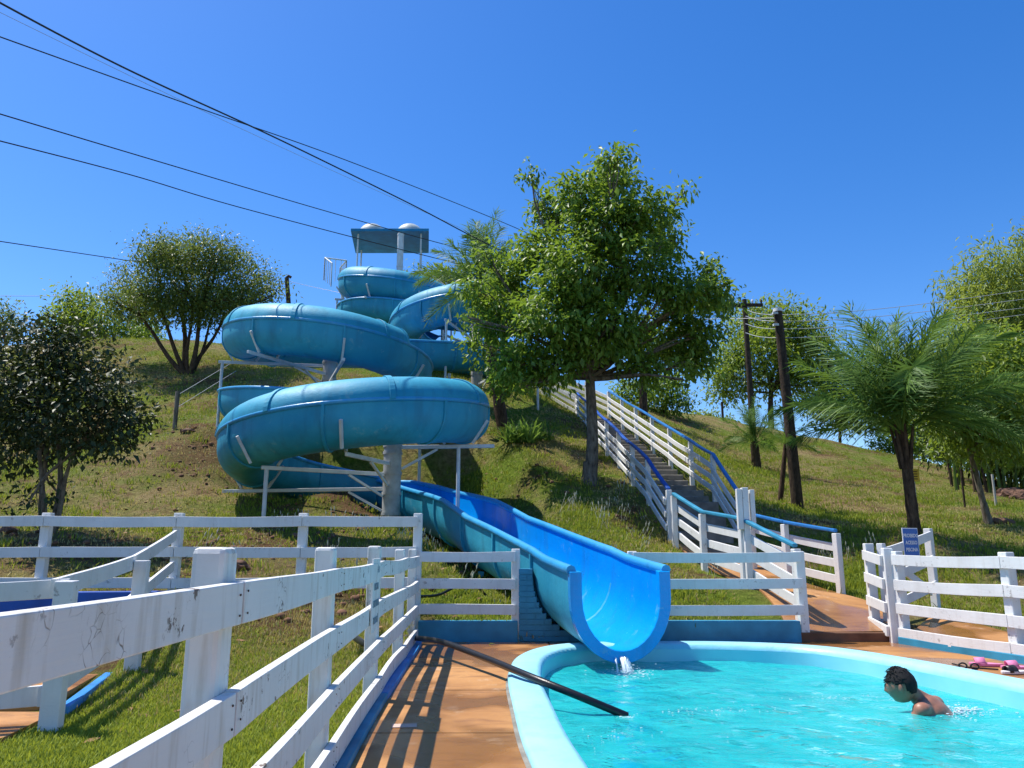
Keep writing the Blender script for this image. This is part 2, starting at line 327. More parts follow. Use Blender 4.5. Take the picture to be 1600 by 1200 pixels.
def offset(poly, d):                     # inward for d>0 (poly given clockwise)
    k = len(poly); out = []
    for i in range(k):
        t = (poly[(i + 1) % k] - poly[i - 1]).normalized(); out.append(poly[i] + Vector((t.y, -t.x, 0)) * d)
    return out
# deck slabs: pieces of the concrete deck, the pool cut out of them
deck_bm = []
dk = MB(); nP = len(POOL); outer_poly = POOL
deck = thing('pool_deck', (0, 0, 0), None, None); deck['kind'] = 'structure'
def clip(poly, a, b, c):                 # keep a*x+b*y<=c
    out = []
    for i in range(len(poly)):
        p, q = poly[i - 1], poly[i]; dp, dq = a * p[0] + b * p[1] - c, a * q[0] + b * q[1] - c
        if (dp < 0) != (dq < 0):
            t = dp / (dp - dq); out.append((p[0] + (q[0] - p[0]) * t, p[1] + (q[1] - p[1]) * t))
        if dq <= 0: out.append(q)
    return out
po = offset(POOL, .012)
cuts = []
ylines = [-8, 1.0, 2.6, 4.05, 5.25, 6.75, 8.05, 10.08]
pc = Vector((2.3, 5.8, 0))
def slab(poly):
    """one concrete slab: polygon minus pool, by triangulating with the pool outline through bmesh boolean-free fan"""
    bm = bmesh.new(); vs = [bm.verts.new((x, y, 0)) for x, y in poly]; f = bm.faces.new(vs)
    return bm
import mathutils.geometry as geo
def slab_mesh(poly, name):
    # sample the slab as columns against the pool outline: polygon difference with delaunay
    pts = [Vector((x, y)) for x, y in poly]; hole = [Vector((p.x, p.y)) for p in po]
    allp = pts + hole; n0, n1 = len(pts), len(hole)
    v, e, f, *_ = geo.delaunay_2d_cdt(allp, [(i, (i + 1) % n0) for i in range(n0)] + [(n0 + i, n0 + (i + 1) % n1) for i in range(n1)], [], 0, 1e-5)
    PX = [(p.x, p.y) for p in po]
    keep = []
    for t in f:
        cx = sum(v[i].x for i in t) / len(t); cy = sum(v[i].y for i in t) / len(t)
        if inpoly(np.array(cx), np.array(cy), poly) and not inpoly(np.array(cx), np.array(cy), PX): keep.append(t)
    if not keep: return None
    bm = bmesh.new(); used = {}
    for t in keep:
        for i in t:
            if i not in used: used[i] = bm.verts.new((v[i].x, v[i].y, 0))
        try: bm.faces.new([used[i] for i in t])
        except ValueError: pass
    bmesh.ops.recalc_face_normals(bm, faces=bm.faces)
    if sum(fc.normal.z for fc in bm.faces) < 0: bmesh.ops.reverse_faces(bm, faces=bm.faces)
    r = bmesh.ops.extrude_face_region(bm, geom=bm.faces[:])
    bmesh.ops.translate(bm, verts=[x for x in r['geom'] if isinstance(x, bmesh.types.BMVert)], vec=(0, 0, -.12))
    bmesh.ops.recalc_face_normals(bm, faces=bm.faces)
    m_ = bpy.data.meshes.new(name); bm.to_mesh(m_); bm.free(); return m_
for i in range(len(ylines) - 1):
    g = .008; band = clip(clip(list(DECKPOLY), 0, 1, ylines[i + 1] - g), 0, -1, -ylines[i] - g)
    for sgn, c in ((1, .45 - g), (-1, -.45 - g)):
        pl = clip(band, sgn, 0, c)
        if len(pl) > 2:
            m_ = slab_mesh(pl, 'slab')
            if m_: link(m_, 'slab', deck, DECK)
dj = MB(); q = 0
sub = slab_mesh([(x * .995, y * .998) for x, y in DECKPOLY], 'joint_bed')
for v in sub.vertices: v.co.z -= .012
ob = link(sub, 'joint_bed', deck, RED_SOIL)

# pool shell
def m_pool():
    k = N('pool_paint'); co = k.co(obj=False)
    c = k.mix(k.ramp(k.noise(co, 1.1, 5), .3, .7), (.20, .62, .74), (.34, .76, .84))
    return k.pbr(c, .35, .4)
POOLP = m_pool(); RIMP = m_fiberglass('pool_rim_paint', (.24, .64, .80), (.46, .80, .90), .6, .35)
pool = thing('swimming_pool', (2.3, 5.8, 0), 'turquoise swimming pool with a rounded pale blue rim under the slide mouth', 'pool')
prof = [(-.0, .0), (-.012, .045), (.02, .062), (.23, .062), (.27, .045), (.285, .0), (.30, -.28), (.32, -1.15)]
mb = MB(); rings = []
for d, z in prof: rings += [p + Vector((0, 0, z)) for p in offset(POOL, d)]
def ringf(a, b): return [(a * nP + i, a * nP + (i + 1) % nP, b * nP + (i + 1) % nP, b * nP + i) for i in range(nP)]
mb.add(rings[:6 * nP], sum([ringf(i, i + 1) for i in range(5)], []), 0, True); mb.build('rim', RIMP, pool)
mb = MB(); mb.add(rings[5 * nP:], sum([ringf(i, i + 1) for i in range(2)], []), 0, True)
bot = [p + Vector((0, 0, -1.15)) for p in offset(POOL, .32)]; mb.add(bot, [tuple(range(nP))]); mb.build('basin', POOLP, pool)
# cement seam round the rim
mb = MB(); o0, o1 = offset(POOL, -.03), offset(POOL, .01)
mb.add([p + Vector((0, 0, .004)) for p in o0] + [p + Vector((0, 0, .012)) for p in o1], ringf(0, 1)); mb.build('cement_seam', STONE, pool)

# water
def m_water():
    k = N('pool_water'); co = k.co(obj=False)
    wv = k.noise(k.co((1, 1.5, 1), False), 2.6, 5, .6, .8); w2 = k.noise(k.co((1, 1.8, 1), False), 9, 4, .55, .6)
    nrm = k.bump(k.math('ADD', k.math('MULTIPLY', wv, 1.0), k.math('MULTIPLY', w2, .15)), .5, .16)
    tr = k.n('BsdfTransparent', {'Color': (.50, .93, .95, 1)})
    cloud = k.ramp(k.noise(k.co((1, 2.2, 1), False), 1.6, 6, .65, 1.2), .35, .75, (.008, .50, .52), (.06, .74, .72))
    df = k.n('BsdfDiffuse', {'Color': cloud, 'Normal': nrm})
    body = k.n('MixShader', {0: .62, 1: tr.outputs[0], 2: df.outputs[0]})
    gl = k.n('BsdfGlossy', {'Color': (1, 1, 1, 1), 'Roughness': .05, 'Normal': nrm})
    fr = k.n('Fresnel', {'IOR': 1.33, 'Normal': nrm})
    k.t.links.new(k.n('MixShader', {0: fr.outputs[0], 1: body.outputs[0], 2: gl.outputs[0]}).outputs[0], k.out.inputs[0]); return k.m
WATER = m_water(); WZ = -.125
inner = offset(POOL, .292); PX = [(p.x, p.y) for p in inner]
xs = np.arange(.0, 5.2, .06); ys = np.arange(1.6, 9.8, .06); XX, YY = np.meshgrid(xs, ys)
# water sheet: grid clipped to the pool outline, with low waves
sv = PX; pts2 = [Vector(p) for p in PX]; gi = inpoly(XX, YY, [(p.x, p.y) for p in offset(POOL, .33)])
gp = [Vector((float(a), float(b))) for a, b in zip(XX[gi], YY[gi])]
v2, e2, f2, *_ = geo.delaunay_2d_cdt(pts2 + gp, [(i, (i + 1) % nP) for i in range(nP)], [], 1, 1e-6)
V = np.array([(p.x, p.y, 0) for p in v2])
sp_c = G(985, 1062, WZ)
def waves(x, y):
    z = .006 * np.sin(5 * x + 3 * y + 1.3 * np.sin(2 * y)) + .005 * np.sin(8 * y - 4 * x + np.sin(3 * x)) + .003 * np.sin(17 * x + 9 * y)
    r = np.hypot(x - sp_c.x, y - sp_c.y); z = z + .012 * np.sin(r * 22) * np.exp(-r / .55)
    q_ = G(1452, 1118, WZ); r = np.hypot(x - q_.x, y - q_.y); return z + .012 * np.sin(r * 17) * np.exp(-r / .5)
V[:, 2] = WZ + waves(V[:, 0], V[:, 1])
wm = bpy.data.meshes.new('pool_water'); wm.from_pydata(V.tolist(), [], [tuple(t) for t in f2]); wm.polygons.foreach_set('use_smooth', [True] * len(wm.polygons))
bmw = bmesh.new(); bmw.from_mesh(wm); bmesh.ops.recalc_face_normals(bmw, faces=bmw.faces)
if sum(f.normal.z for f in bmw.faces) < 0: bmesh.ops.reverse_faces(bmw, faces=bmw.faces)
bmw.to_mesh(wm); bmw.free()
tag(link(wm, 'pool_water', None, WATER), kind='structure')

# walkway to the stairs and round the right fence
def strip(name, L, Rr, mat, lift=.03, n=6, skirt=True):
    mb = MB(); k = len(L)
    Lc, Rc = catmull([(*p, 0) for p in L], 6, False), catmull([(*p, 0) for p in Rr], 6, False)
    vs = []
    for a, b in zip(Lc, Rc):
        for j in range(n + 1):
            p = a.lerp(b, j / n); vs.append(Vector((p.x, p.y, z1(p.x, p.y) + lift)))
    m = len(Lc)
    fs = [(i * (n + 1) + j, i * (n + 1) + j + 1, (i + 1) * (n + 1) + j + 1, (i + 1) * (n + 1) + j) for i in range(m - 1) for j in range(n)]
    mb.add(vs, fs, 0, True)
    dn = Vector((0, 0, -.14))
    for seq in ([i * (n + 1) for i in range(m)], [i * (n + 1) + n for i in range(m)], list(range(n + 1)), [(m - 1) * (n + 1) + j for j in range(n + 1)]):
        b = [vs[i] for i in seq]; mb.add(b + [p + dn for p in b], [(i, i + 1, len(b) + i + 1, len(b) + i) for i in range(len(b) - 1)])
    return tag(mb.build(name, mat), kind='structure')
strip('path', [(3.45, 10.11), (3.60, 11.0), (3.55, 12.6), (3.4, 13.8), (3.05, 15.0)], [(4.78, 10.11), (5.15, 11.2), (5.15, 12.4), (4.75, 13.8), (4.5, 15.0)], DECK)
strip('path', [(4.98, 10.05), (5.35, 8.7), (5.75, 7.2), (6.3, 5.2)], [(6.05, 11.4), (6.25, 9.6), (6.6, 7.8), (7.3, 5.4)], DECK, .025)

# ------------------------------------------------------------------ water slide
RC = 2.25; RAD = [1.78, 2.2, 2.25, 2.25]
cA = Vector((-3.32, 16.5, 0)); cB = Vector((-5.02, 20.75, 0)); cC = Vector((-1.55, 26.4, 0)); cD = Vector((-4.72, 30.2, 0))
circ = [(cD, 1), (cC, -1), (cB, 1), (cA, -1)]
MOUTH = P(968, 905, 8.72); MOUTH.z = .84
ths = []
for i in range(3):
    (c0, d0), (c1, _) = circ[i], circ[i + 1]; d = c1 - c0; L = d.length; ph = math.atan2(d.y, d.x); a = math.acos(min(1, (RAD[i] + RAD[i + 1]) / L))
    ths.append(ph - a if d0 > 0 else ph + a)
d = MOUTH - cA; ph = math.atan2(d.y, d.x); thM = ph + math.acos(RC / math.hypot(d.x, d.y))
entry = [R(100)] + [t + math.pi for t in ths]; ex = ths + [R(78)]
path = []                                # (x, y, coil index, swept fraction, outer side, hood)
def sweep(i, extra):
    c, dr = circ[i]; a0, a1 = entry[i], ex[i]
    s = (a1 - a0) * dr % (2 * math.pi) + extra * 2 * math.pi
    return c, dr, a0, s
hoodr = {0: (R(35), R(262)), 1: (R(62), R(330)), 2: (R(22), R(222)), 3: (R(72), R(322))}
zk = [(12.25, 10.25), (10.0, 7.45), (7.30, 4.72), (4.62, 2.74)]
for i in range(4):
    c, dr, a0, s = sweep(i, [1, 1, 1, 1][i] if i < 3 else (1 if ((entry[3] - ex[3]) % (2 * math.pi)) < R(200) else 0))
    RC = RAD[i]; n = int(s * RC / .09)
    for j in range(n + 1):
        f = j / n; a = a0 + dr * s * f
        z = zk[i][0] + (zk[i][1] - zk[i][0]) * f
        if i == 0: z = np.interp(math.degrees(s * f), [0, 80, 170, 260, 350, 440, 560], [12.3, 11.85, 11.05, 10.95, 10.8, 10.6, 10.25])
        path.append((c.x + RC * math.cos(a), c.y + RC * math.sin(a), float(z), dr, hoodr[i][0] <= s * f <= hoodr[i][1], i))
    if i == 3:                           # run-out: leaves the back of the last coil and bends towards the pool
        e = path[-1]; kn = catmull([Vector(e[:3]), Vector((-2.15, 17.75, 2.47)), Vector((-1.02, 15.7, 2.10)), Vector((-.10, 13.2, 1.56)), Vector((.65, 11.0, 1.16)), MOUTH], 60, False)
        L = 0; last_ = kn[0]
        for p in kn[1:]:
            L += (p - last_).length; last_ = p
            if L > .09: path.append((p.x, p.y, p.z, -1, False, 4)); L = 0
        path.append((MOUTH.x, MOUTH.y, MOUTH.z, -1, False, 4))
    else:
        nc, nd, na, ns = sweep(i + 1, 0); e = Vector(path[-1][:2]); t = Vector((nc.x + RAD[i + 1] * math.cos(na), nc.y + RAD[i + 1] * math.sin(na))); L = (t - e).length; n = max(1, int(L / .09))
        for j in range(1, n):
            f = j / n; p = e.lerp(t, f); path.append((p.x, p.y, zk[i][1] + (zk[i + 1][0] - zk[i][1]) * f, dr if f < .5 else nd, False, i))
PT = [Vector(p[:3]) for p in path]
LAT = []
for i in range(len(PT)):
    t = PT[min(i + 1, len(PT) - 1)] - PT[max(i - 1, 0)]; t.z = 0; t.normalize(); LAT.append(Vector((t.y, -t.x, 0)))   # right of travel
# smooth heights
zz = np.array([p.z for p in PT]); ker = np.ones(31) / 31; zs = np.convolve(np.pad(zz, 15, 'edge'), ker, 'valid')
for p, z in zip(PT, zs): p.z = float(z)
CARVE = [(p.x, p.y, p.z - .28 - .63 - .10) for p, q in zip(PT, path) if p.z < 3.3 and p.y > 10.1][::2]
_co = np.empty(len(hill_me.vertices) * 3, np.float32); hill_me.vertices.foreach_get('co', _co); _co = _co.reshape(-1, 3); _co[:, 2] = carve(_co[:, 0], _co[:, 1], _co[:, 2]); hill_me.vertices.foreach_set('co', _co.ravel()); hill_me.update()
slide = thing('water_slide', (cA.x, cA.y, z1(cA.x, cA.y)), 'tall spiral blue fibreglass water slide winding down the hill to the pool', 'water slide')
WF, DS, DB = .53, .28, .63              # half width, straight side, bowl depth
DEP = [.84 if q[5] != 4 else 1.0 for q in path]; DEP = np.convolve(np.pad(DEP, 30, 'edge'), np.ones(61) / 61, 'valid')   # the run-out is deeper than the coils
def uprof(off):
    pts = [(-(WF + off), 0.0)]
    for a in np.linspace(-90, 90, 17): pts.append(((WF + off) * math.sin(R(a)), -DS - (DB + off) * math.cos(R(a))))
    pts.append((WF + off, 0.0)); return pts
def hprof(off, o):                       # hood over the outer half, o = side
    return [(o * (WF + .03 + off) * math.cos(R(b)), (.50 + off) * math.sin(R(b))) for b in np.linspace(0, 118, 13)]
def sweepmesh(mb, ids, prof, mi=0, flip=False):
    n = len(prof); vs = []
    for i in ids: vs += [PT[i] + LAT[i] * s + Vector((0, 0, v * DEP[i] if v < 0 else v)) for s, v in prof]
    fs = [(a * n + j, (a + 1) * n + j, (a + 1) * n + j + 1, a * n + j + 1) for a in range(len(ids) - 1) for j in range(n - 1)]
    if flip: fs = [f[::-1] for f in fs]
    mb.add(vs, fs, mi, True); return vs, n
def shell(ids, inner_, outer_, mats_in=1, mats_out=0, edge=0):
    mb = MB(); vi, n = sweepmesh(mb, ids, inner_, mats_in); vo, _ = sweepmesh(mb, ids, outer_, mats_out, True)
    for a, fl in ((0, 0), (len(ids) - 1, 1)):        # end caps
        q = vi[a * n:(a + 1) * n] + vo[a * n:(a + 1) * n]
        mb.add(q, [(j, j + 1, n + j + 1, n + j)[::-1 if fl else 1] for j in range(n - 1)], edge)
    for j in (0, n - 1):                              # rims
        q = [v[a * n + j] for v in (vi, vo) for a in range(len(ids))]; m = len(ids)
        mb.add(q, [(a, a + 1, m + a + 1, m + a) for a in range(m - 1)], edge)
    return mb
def ring(i, prof_in, prof_out, hw):                   # joint flange across the path at sample i
    ids = [max(0, i - 1), min(len(PT) - 1, i + 1)]; c = PT[i]; t = (PT[ids[1]] - PT[ids[0]]).normalized(); mb = MB(); n = len(prof_in); vs = []
    for k_, pr in ((-1, prof_in), (-1, prof_out), (1, prof_out), (1, prof_in)):
        vs += [c + t * hw * k_ + LAT[i] * s + Vector((0, 0, v * DEP[i] if v < 0 else v)) for s, v in pr]
    fs = [(a * n + j, a * n + j + 1, (a + 1) % 4 * n + j + 1, (a + 1) % 4 * n + j) for a in range(4) for j in range(n - 1)]
    fs += [(0, n, 2 * n, 3 * n), (n - 1, 4 * n - 1, 3 * n - 1, 2 * n - 1)]
    mb.add(vs, fs, 0); return mb
# joints roughly every 1.75 m, denser bookkeeping by arclength
acc = [0]
for a, b in zip(PT[:-1], PT[1:]): acc.append(acc[-1] + (b - a).length)
nsec = round(acc[-1] / 1.85); joints = [int(np.searchsorted(acc, acc[-1] * k / nsec)) for k in range(nsec + 1)]; joints[-1] = len(PT) - 1
for k in range(nsec):
    a, b = joints[k], joints[k + 1]; ids = list(range(a, b, 2)) + [b]; run = path[(a + b) // 2][5] == 4
    f = shell(ids, uprof(0), uprof(.022), 1, 0, 2 if run else 0).build('flume_section', [FG_OUT, FG_IN, FG_RIM], slide)
    last = b == len(PT) - 1
    ring(b if last else b, uprof(.0 if not last else -.085), uprof(.06 if not last else .045), .03 if not last else .05).build('joint_flange', FG_OUT if not last else FG_IN, f, .006, 1)
    hood = [i for i in range(a, b + 1) if path[i][4]]
    # rim lips
    for s in (-1, 1):
        mb = MB(); rr = .055 if run else .045
        mb.tube([PT[i] + LAT[i] * s * (WF + .02) + Vector((0, 0, .012)) for i in ids], rr, 8); mb.build('rim', FG_RIM, f)
    if len(hood) > 3:
        hid = hood[::2] + ([hood[-1]] if (len(hood) - 1) % 2 else [])
        o = path[(a + b) // 2][3]                     # ccw -> centre is on the left, outer side is right (+1)
        h = shell(hid, hprof(0, o), hprof(.022, o), 0, 0, 0).build('hood_section', [FG_OUT], slide)
        j = (a + b) // 2
        if path[j][4]: ring(j, hprof(.0, o), hprof(.05, o), .055).build('joint_flange', FG_OUT, h, .006, 1)
        for q_ in (hid[0], hid[-1]):
            if not (path[max(0, q_ - 4)][4] and path[min(len(path) - 1, q_ + 4)][4]): ring(q_, hprof(.0, o), hprof(.05, o), .03).build('hood_end', FG_OUT, h)
# columns, arms, posts
def zg(v): return z1(v[0], v[1])
def column(name_xy, top, rad, segh, mat, caps=True):
    x, y = name_xy; g = zg((x, y)) - .15; col = MB()
    col.tube([(x, y, g), (x, y, top)], rad * .9, 20); o = col.build('support_column', mat, slide)
    z = g; k = 0
    while z < top - .05:
        s = MB(); z2 = min(top, z + segh); s.tube([(x, y, z + .012), (x, y, z2 - .012)], rad, 20); s.build('column_segment', mat, o)
        s = MB(); s.tube([(x, y, z2 - .05), (x, y, z2 + .01)], rad * 1.1, 20); s.build('column_collar', mat, o)
        z = z2
    return o
def near_on(center, ang, lo, hi, rad=2.25):                     # path sample of a coil by compass angle and height range
    best = None
    for i, p in enumerate(PT):
        v = Vector((p.x - center.x, p.y - center.y))
        if abs(v.length - rad) < .1 and lo <= p.z <= hi:
            da = abs((math.atan2(v.y, v.x) - R(ang) + math.pi) % (2 * math.pi) - math.pi)
            if best is None or da < best[0]: best = (da, i)
    return best[1]
def arm(cxy, i, post=False, reach=.22, w_=.07, pback=.1):
    p = PT[i]; bz = p.z - (DS + DB) * DEP[i] - .10; d = Vector((p.x - cxy[0], p.y - cxy[1], 0)); L = d.length; d.normalize()
    q = Vector((cxy[0], cxy[1], bz)) + d * .18; e = Vector((p.x, p.y, bz)) + d * (.45 + reach)
    mb = MB(); mb.beam(q, e, w_, .075); a = mb.build('support_arm', WHITE_METAL, slide, .008)
    mb = MB(); mb.beam((cxy[0] + d.x * .2, cxy[1] + d.y * .2, bz - .45), Vector((cxy[0], cxy[1], bz - .05)) + d * .95, .045, .045); mb.build('arm_brace', WHITE_METAL, a)
    for s in (-1, 1):                                 # V saddle brackets up the sides of the flume
        l = LAT[i] * s; mb = MB(); p0 = Vector((p.x, p.y, bz + .06)) + l * .30; p1 = Vector((p.x, p.y, p.z - .33)) + l * (WF + .09)
        mb.beam(p0, p1, .05, .05, (d.x, d.y, .01)); mb.build('saddle_bracket', WHITE_METAL, a)
    if post:
        b = Vector((e.x, e.y, 0)) - d * pback; g = zg(b)
        mb = MB(); mb.tube([(b.x, b.y, g - .1), (b.x, b.y, bz)], .04, 10); mb.build('support_post', WHITE_METAL, slide)
colA = P(612, 760, 16.2); colB = P(515, 580, 20.8); colC = P(745, 580, 26.4); colD = P(622, 500, 30.3)
TOPZ = P(600, 388, 32).z
column((colA.x, colA.y), 3.25, .185, .42, PIPE_GREY); column((colB.x, colB.y), 6.3, .185, .5, PIPE_GREY)
column((colC.x, colC.y), 9.0, .2, .6, CONC); column((colD.x, colD.y), 13.95, .13, .7, WHITE_METAL)
for ang, lo, hi, po_ in ((-12, 3.7, 4.7, True), (-128, 3.2, 4.0, True), (172, 2.6, 3.6, False), (-84, 3.3, 4.2, False)):
    arm((colA.x, colA.y), near_on(cA, ang, lo, hi), po_, {-128: -.40, -84: -.55}.get(ang, .3), pback=.75 if ang == -12 else .1)
for ang, lo, hi, po_ in ((-172, 6.6, 7.6, True), (-118, 6.2, 7.0, False), (-70, 5.8, 6.8, False), (-20, 5.5, 6.6, True)):
    arm((colB.x, colB.y), near_on(cB, ang, lo, hi), po_)
for ang, lo, hi, po_ in ((-160, 8.0, 9.2, True), (-100, 8.4, 9.3, True), (-60, 7.2, 8.3, False), (-30, 9.0, 9.9, True), (150, 7.6, 8.7, True)):
    arm((colC.x, colC.y), near_on(cC, ang, lo, hi, 2.2), po_)
for ang, lo, hi, po_ in ((-165, 10.9, 12, True), (-110, 10.6, 11.6, False), (-60, 10.5, 11.5, False), (170, 10.1, 10.9, False), (20, 10.5, 11.3, True)):
    arm((colD.x, colD.y), near_on(cD, ang, lo, hi, 1.78), po_)
for px, Y, top in ((700, 24.0, 6.55), (655, 24.0, 6.6)):
    b = base(px, Y); mb = MB(); mb.tube([b - Vector((0, 0, .1)), (b.x, b.y, top)], .05, 10); mb.build('support_post', WHITE_METAL, slide)
# small legs under the lower flume
for k_ in (.18, .42):
    i = int(len(PT) - 1 - k_ * 105); p = PT[i]
    for s in (-.3, .3):
        q_ = p + LAT[i] * s; mb = MB(); mb.beam((q_.x, q_.y, zg(q_) - .1), (q_.x, q_.y, p.z - DS - DB + .03), .10, .10, (0, 1, 0)); mb.build('support_post', FG_OUT, slide)

# start tower
tw = thing('slide_tower', (cD.x + .6, 32.6, z1(cD.x + .6, 32.6)), 'slide start tower with flat blue roof carrying two pale domes', 'tower')
FZ = 12.35; tx0, tx1, ty0, ty1 = P(520, 450, 31).x, P(664, 450, 31).x, 32.0, 34.2
mb = MB(); mb.box(((tx0 + tx1) / 2, (ty0 + ty1) / 2, FZ - .08), (tx1 - tx0, ty1 - ty0, .16)); mb.build('platform', CONC, tw, .01)
rz = P(600, 361, 30.4).z
c0, c1, c2, c3 = (Vector((P(548, 361, 30.4).x, 30.4, rz)), Vector((P(670, 364, 30.4).x, 30.4, rz)), Vector((P(670, 388, 32.9).x, 32.9, rz)), Vector((P(556, 384, 32.9).x, 32.9, rz)))
mb = MB(); up = Vector((0, 0, .12)); vs = [c0, c1, c2, c3, c0 + up, c1 + up, c2 + up, c3 + up]
mb.add(vs, [(3, 2, 1, 0), (4, 5, 6, 7), (0, 1, 5, 4), (1, 2, 6, 5), (2, 3, 7, 6), (3, 0, 4, 7)]); roof = mb.build('roof', ROOFB, tw, .01)
for f_ in (.26, .75):
    cc = c0.lerp(c1, f_) * .76 + c3.lerp(c2, f_) * .24 + Vector((0, 0, .10)); mb = MB(); vs = []; n = 24
    for a in range(7):
        for j in range(n): vs.append(cc + Vector((.56 * math.cos(a * math.pi / 12) * math.cos(2 * math.pi * j / n), .52 * math.cos(a * math.pi / 12) * math.sin(2 * math.pi * j / n), .46 * math.sin(a * math.pi / 12))))
    mb.add(vs, [(a * n + j, a * n + (j + 1) % n, (a + 1) * n + (j + 1) % n, (a + 1) * n + j) for a in range(6) for j in range(n)] + [tuple(range(6 * n, 7 * n))], 0, True); mb.build('dome', DOME, roof)
for f_ in (.09, .90):
    for g_ in (.12, .85):
        p = c0.lerp(c1, f_).lerp(c3.lerp(c2, f_), g_); mb = MB(); mb.tube([(p.x, p.y, FZ - .2), (p.x, p.y, rz)], .035, 8); mb.build('roof_post', WHITE_METAL, tw)
for cx_, cy_ in ((tx0 + .15, ty0 + .2), (tx1 - .15, ty0 + .2), (tx0 + .15, ty1 - .2), (tx1 - .15, ty1 - .2)):
    mb = MB(); mb.tube([(cx_, cy_, z1(cx_, cy_) - .2), (cx_, cy_, FZ - .1)], .07, 10); mb.build('leg', WHITE_METAL, tw)
def railing(pts, hgt, parent, step=.24, r=.024):
    for a, b in zip(pts[:-1], pts[1:]):
        a, b = Vector(a), Vector(b); L = (b - a).length; n = max(2, int(L / step)); u = Vector((0, 0, hgt))
        mb = MB(); mb.tube([a + u, b + u], r * 1.3, 6); mb.build('top_rail', WHITE_METAL, parent)
        for j in range(n + 1):
            p = a.lerp(b, j / n); mb = MB(); mb.tube([p, p + u], r * (1.3 if j in (0, n) else .6), 5); mb.build('baluster', WHITE_METAL, parent)
railing([(P(517, 450, 30.2).x, 30.2, FZ - .75), (P(506, 440, 31).x, 31.0, FZ - .2), (P(540, 440, 31.6).x, 31.6, FZ - .1), (tx0 - .1, 32.6, FZ - .05), (tx0 + .2, 33.9, FZ), (tx1, 34.15, FZ)], 1.0, tw)
# flight of steps down the back of the tower
mb = MB(); railing([(tx1 + .1, 33.2, FZ - .1), (tx1 + 3.2, 33.0, 9.4)], .9, tw, .4)
for s in range(8):
    f_ = s / 8; mb = MB(); mb.box((tx1 + .2 + 3.0 * f_, 33.5, FZ - .2 - 2.1 * f_), (.4, 1.0, .06)); mb.build('step', CONC, tw)
for k_, zq in enumerate((10.6, 9.9)):
    mb = MB(); mb.beam((tx0, 31.9, zq), (tx1, 31.9, zq), .08, .1); mb.build('cross_beam', WHITE_METAL, tw)

# brick pier under the flume
pr0, pr1 = G(810, 1001, 0), G(916, 1001, 0); py_ = 10.13
pier = thing('slide_pier', ((pr0.x + pr1.x) / 2, py_, 0), 'blue painted brick pier carrying the flume behind the pool', 'pier')
ptop = P(850, 889, py_).z; nc = 13; bh = ptop / nc; bw = (pr1.x - pr0.x) / 4
bme = MB().box((0, 0, 0), (bw - .012, .11, bh - .011)); bme = bme.mesh('brick'); bme.materials.append(BLUE_CURB)
hme = MB().box((0, 0, 0), (bw / 2 - .012, .11, bh - .011)).mesh('half_brick'); hme.materials.append(BLUE_CURB)
def pier_right(z):                       # where the flume flank passes at this height
    i = min(range(len(PT)), key=lambda q: abs(PT[q].y - py_ - .1) if path[q][5] == 4 else 99); v = PT[i].z - z
    h_ = WF + .03 if v < DS else (WF + .03) * math.sqrt(max(0, 1 - ((v - DS) / (DB + .05)) ** 2))
    return min(pr1.x, PT[i].x - h_ - .02) if v < DS + DB + .08 else pr1.x
for r_ in range(nc):
    mb = MB(); xr = pier_right(bh * (r_ + .35)); mb.box(((pr0.x + .01 + xr) / 2, py_ + .085, bh * (r_ + .5)), (xr - pr0.x - .01, .262, bh)); mb.build('mortar_bed', BLUE_CURB, pier)
    offs = 0 if r_ % 2 == 0 else bw / 2
    x = pr0.x; w_ = bw if not offs else bw / 2
    while x < xr - .03:
        e = min(x + w_, xr)
        if e - x > bw * .98: m_ = bme
        elif abs(e - x - bw / 2) < .002: m_ = hme
        else: m_ = MB().box((0, 0, 0), (e - x - .012, .11, bh - .011)).mesh('cut_brick'); m_.materials.append(BLUE_CURB)
        o = bpy.data.objects.new('brick', m_); C.objects.link(o); o.parent = pier; o.location = Vector(((x + e) / 2, py_ + random.uniform(-.003, .003), bh * (r_ + .5))) - pier.location; o.rotation_euler = (0, 0, random.uniform(-.01, .01))
        x = e; w_ = bw

# ------------------------------------------------------------------ fences
def board(p0, p1, h, t, name, mat, parent, bev=.004, bow=None):
    """upright board between two points (centre line), slightly bowed and warped"""
    p0, p1 = Vector(p0), Vector(p1); L = (p1 - p0).length; d = (p1 - p0) / max(L, 1e-6); sx = d.cross(dz_).normalized(); uz = sx.cross(d)
    bow = min(.018, L * .009) if bow is None else bow; a_, b_ = random.uniform(-1, 1) * bow, random.uniform(-1, .3) * bow; n = 7 if L > .8 else 2
    tw_ = random.uniform(-.02, .02); mb = MB(); vs = []
    for i in range(n):
        f = i / (n - 1); k = math.sin(math.pi * f); c = p0.lerp(p1, f) + sx * a_ * k + uz * b_ * k; hh = h / 2 * (1 + .02 * math.sin(7 * f + a_ * 900)); q = sx * math.cos(tw_ * k) + uz * math.sin(tw_ * k)
        vs += [c + q * x * t / 2 + uz * y * hh for x, y in ((-1, -1), (1, -1), (1, 1), (-1, 1))]
    fs = [(i * 4 + j, i * 4 + 4 + j, i * 4 + 4 + (j + 1) % 4, i * 4 + (j + 1) % 4) for i in range(n - 1) for j in range(4)]
    mb.add(vs, fs + [(0, 1, 2, 3), tuple(len(vs) - 4 + j for j in (3, 2, 1, 0))]); return mb.build(name, mat, parent, bev)
dz_ = Vector((0, 0, 1))
def post(p, h, w_, d_, name, mat, parent, rz=0, bev=.008, lean=(0, 0), taper=1, cap=True):
    mb = MB(); mb.box((p[0], p[1], p[2] + h / 2), (w_, d_, h), rz, 0, taper); return mb.build(name, mat, parent, bev)
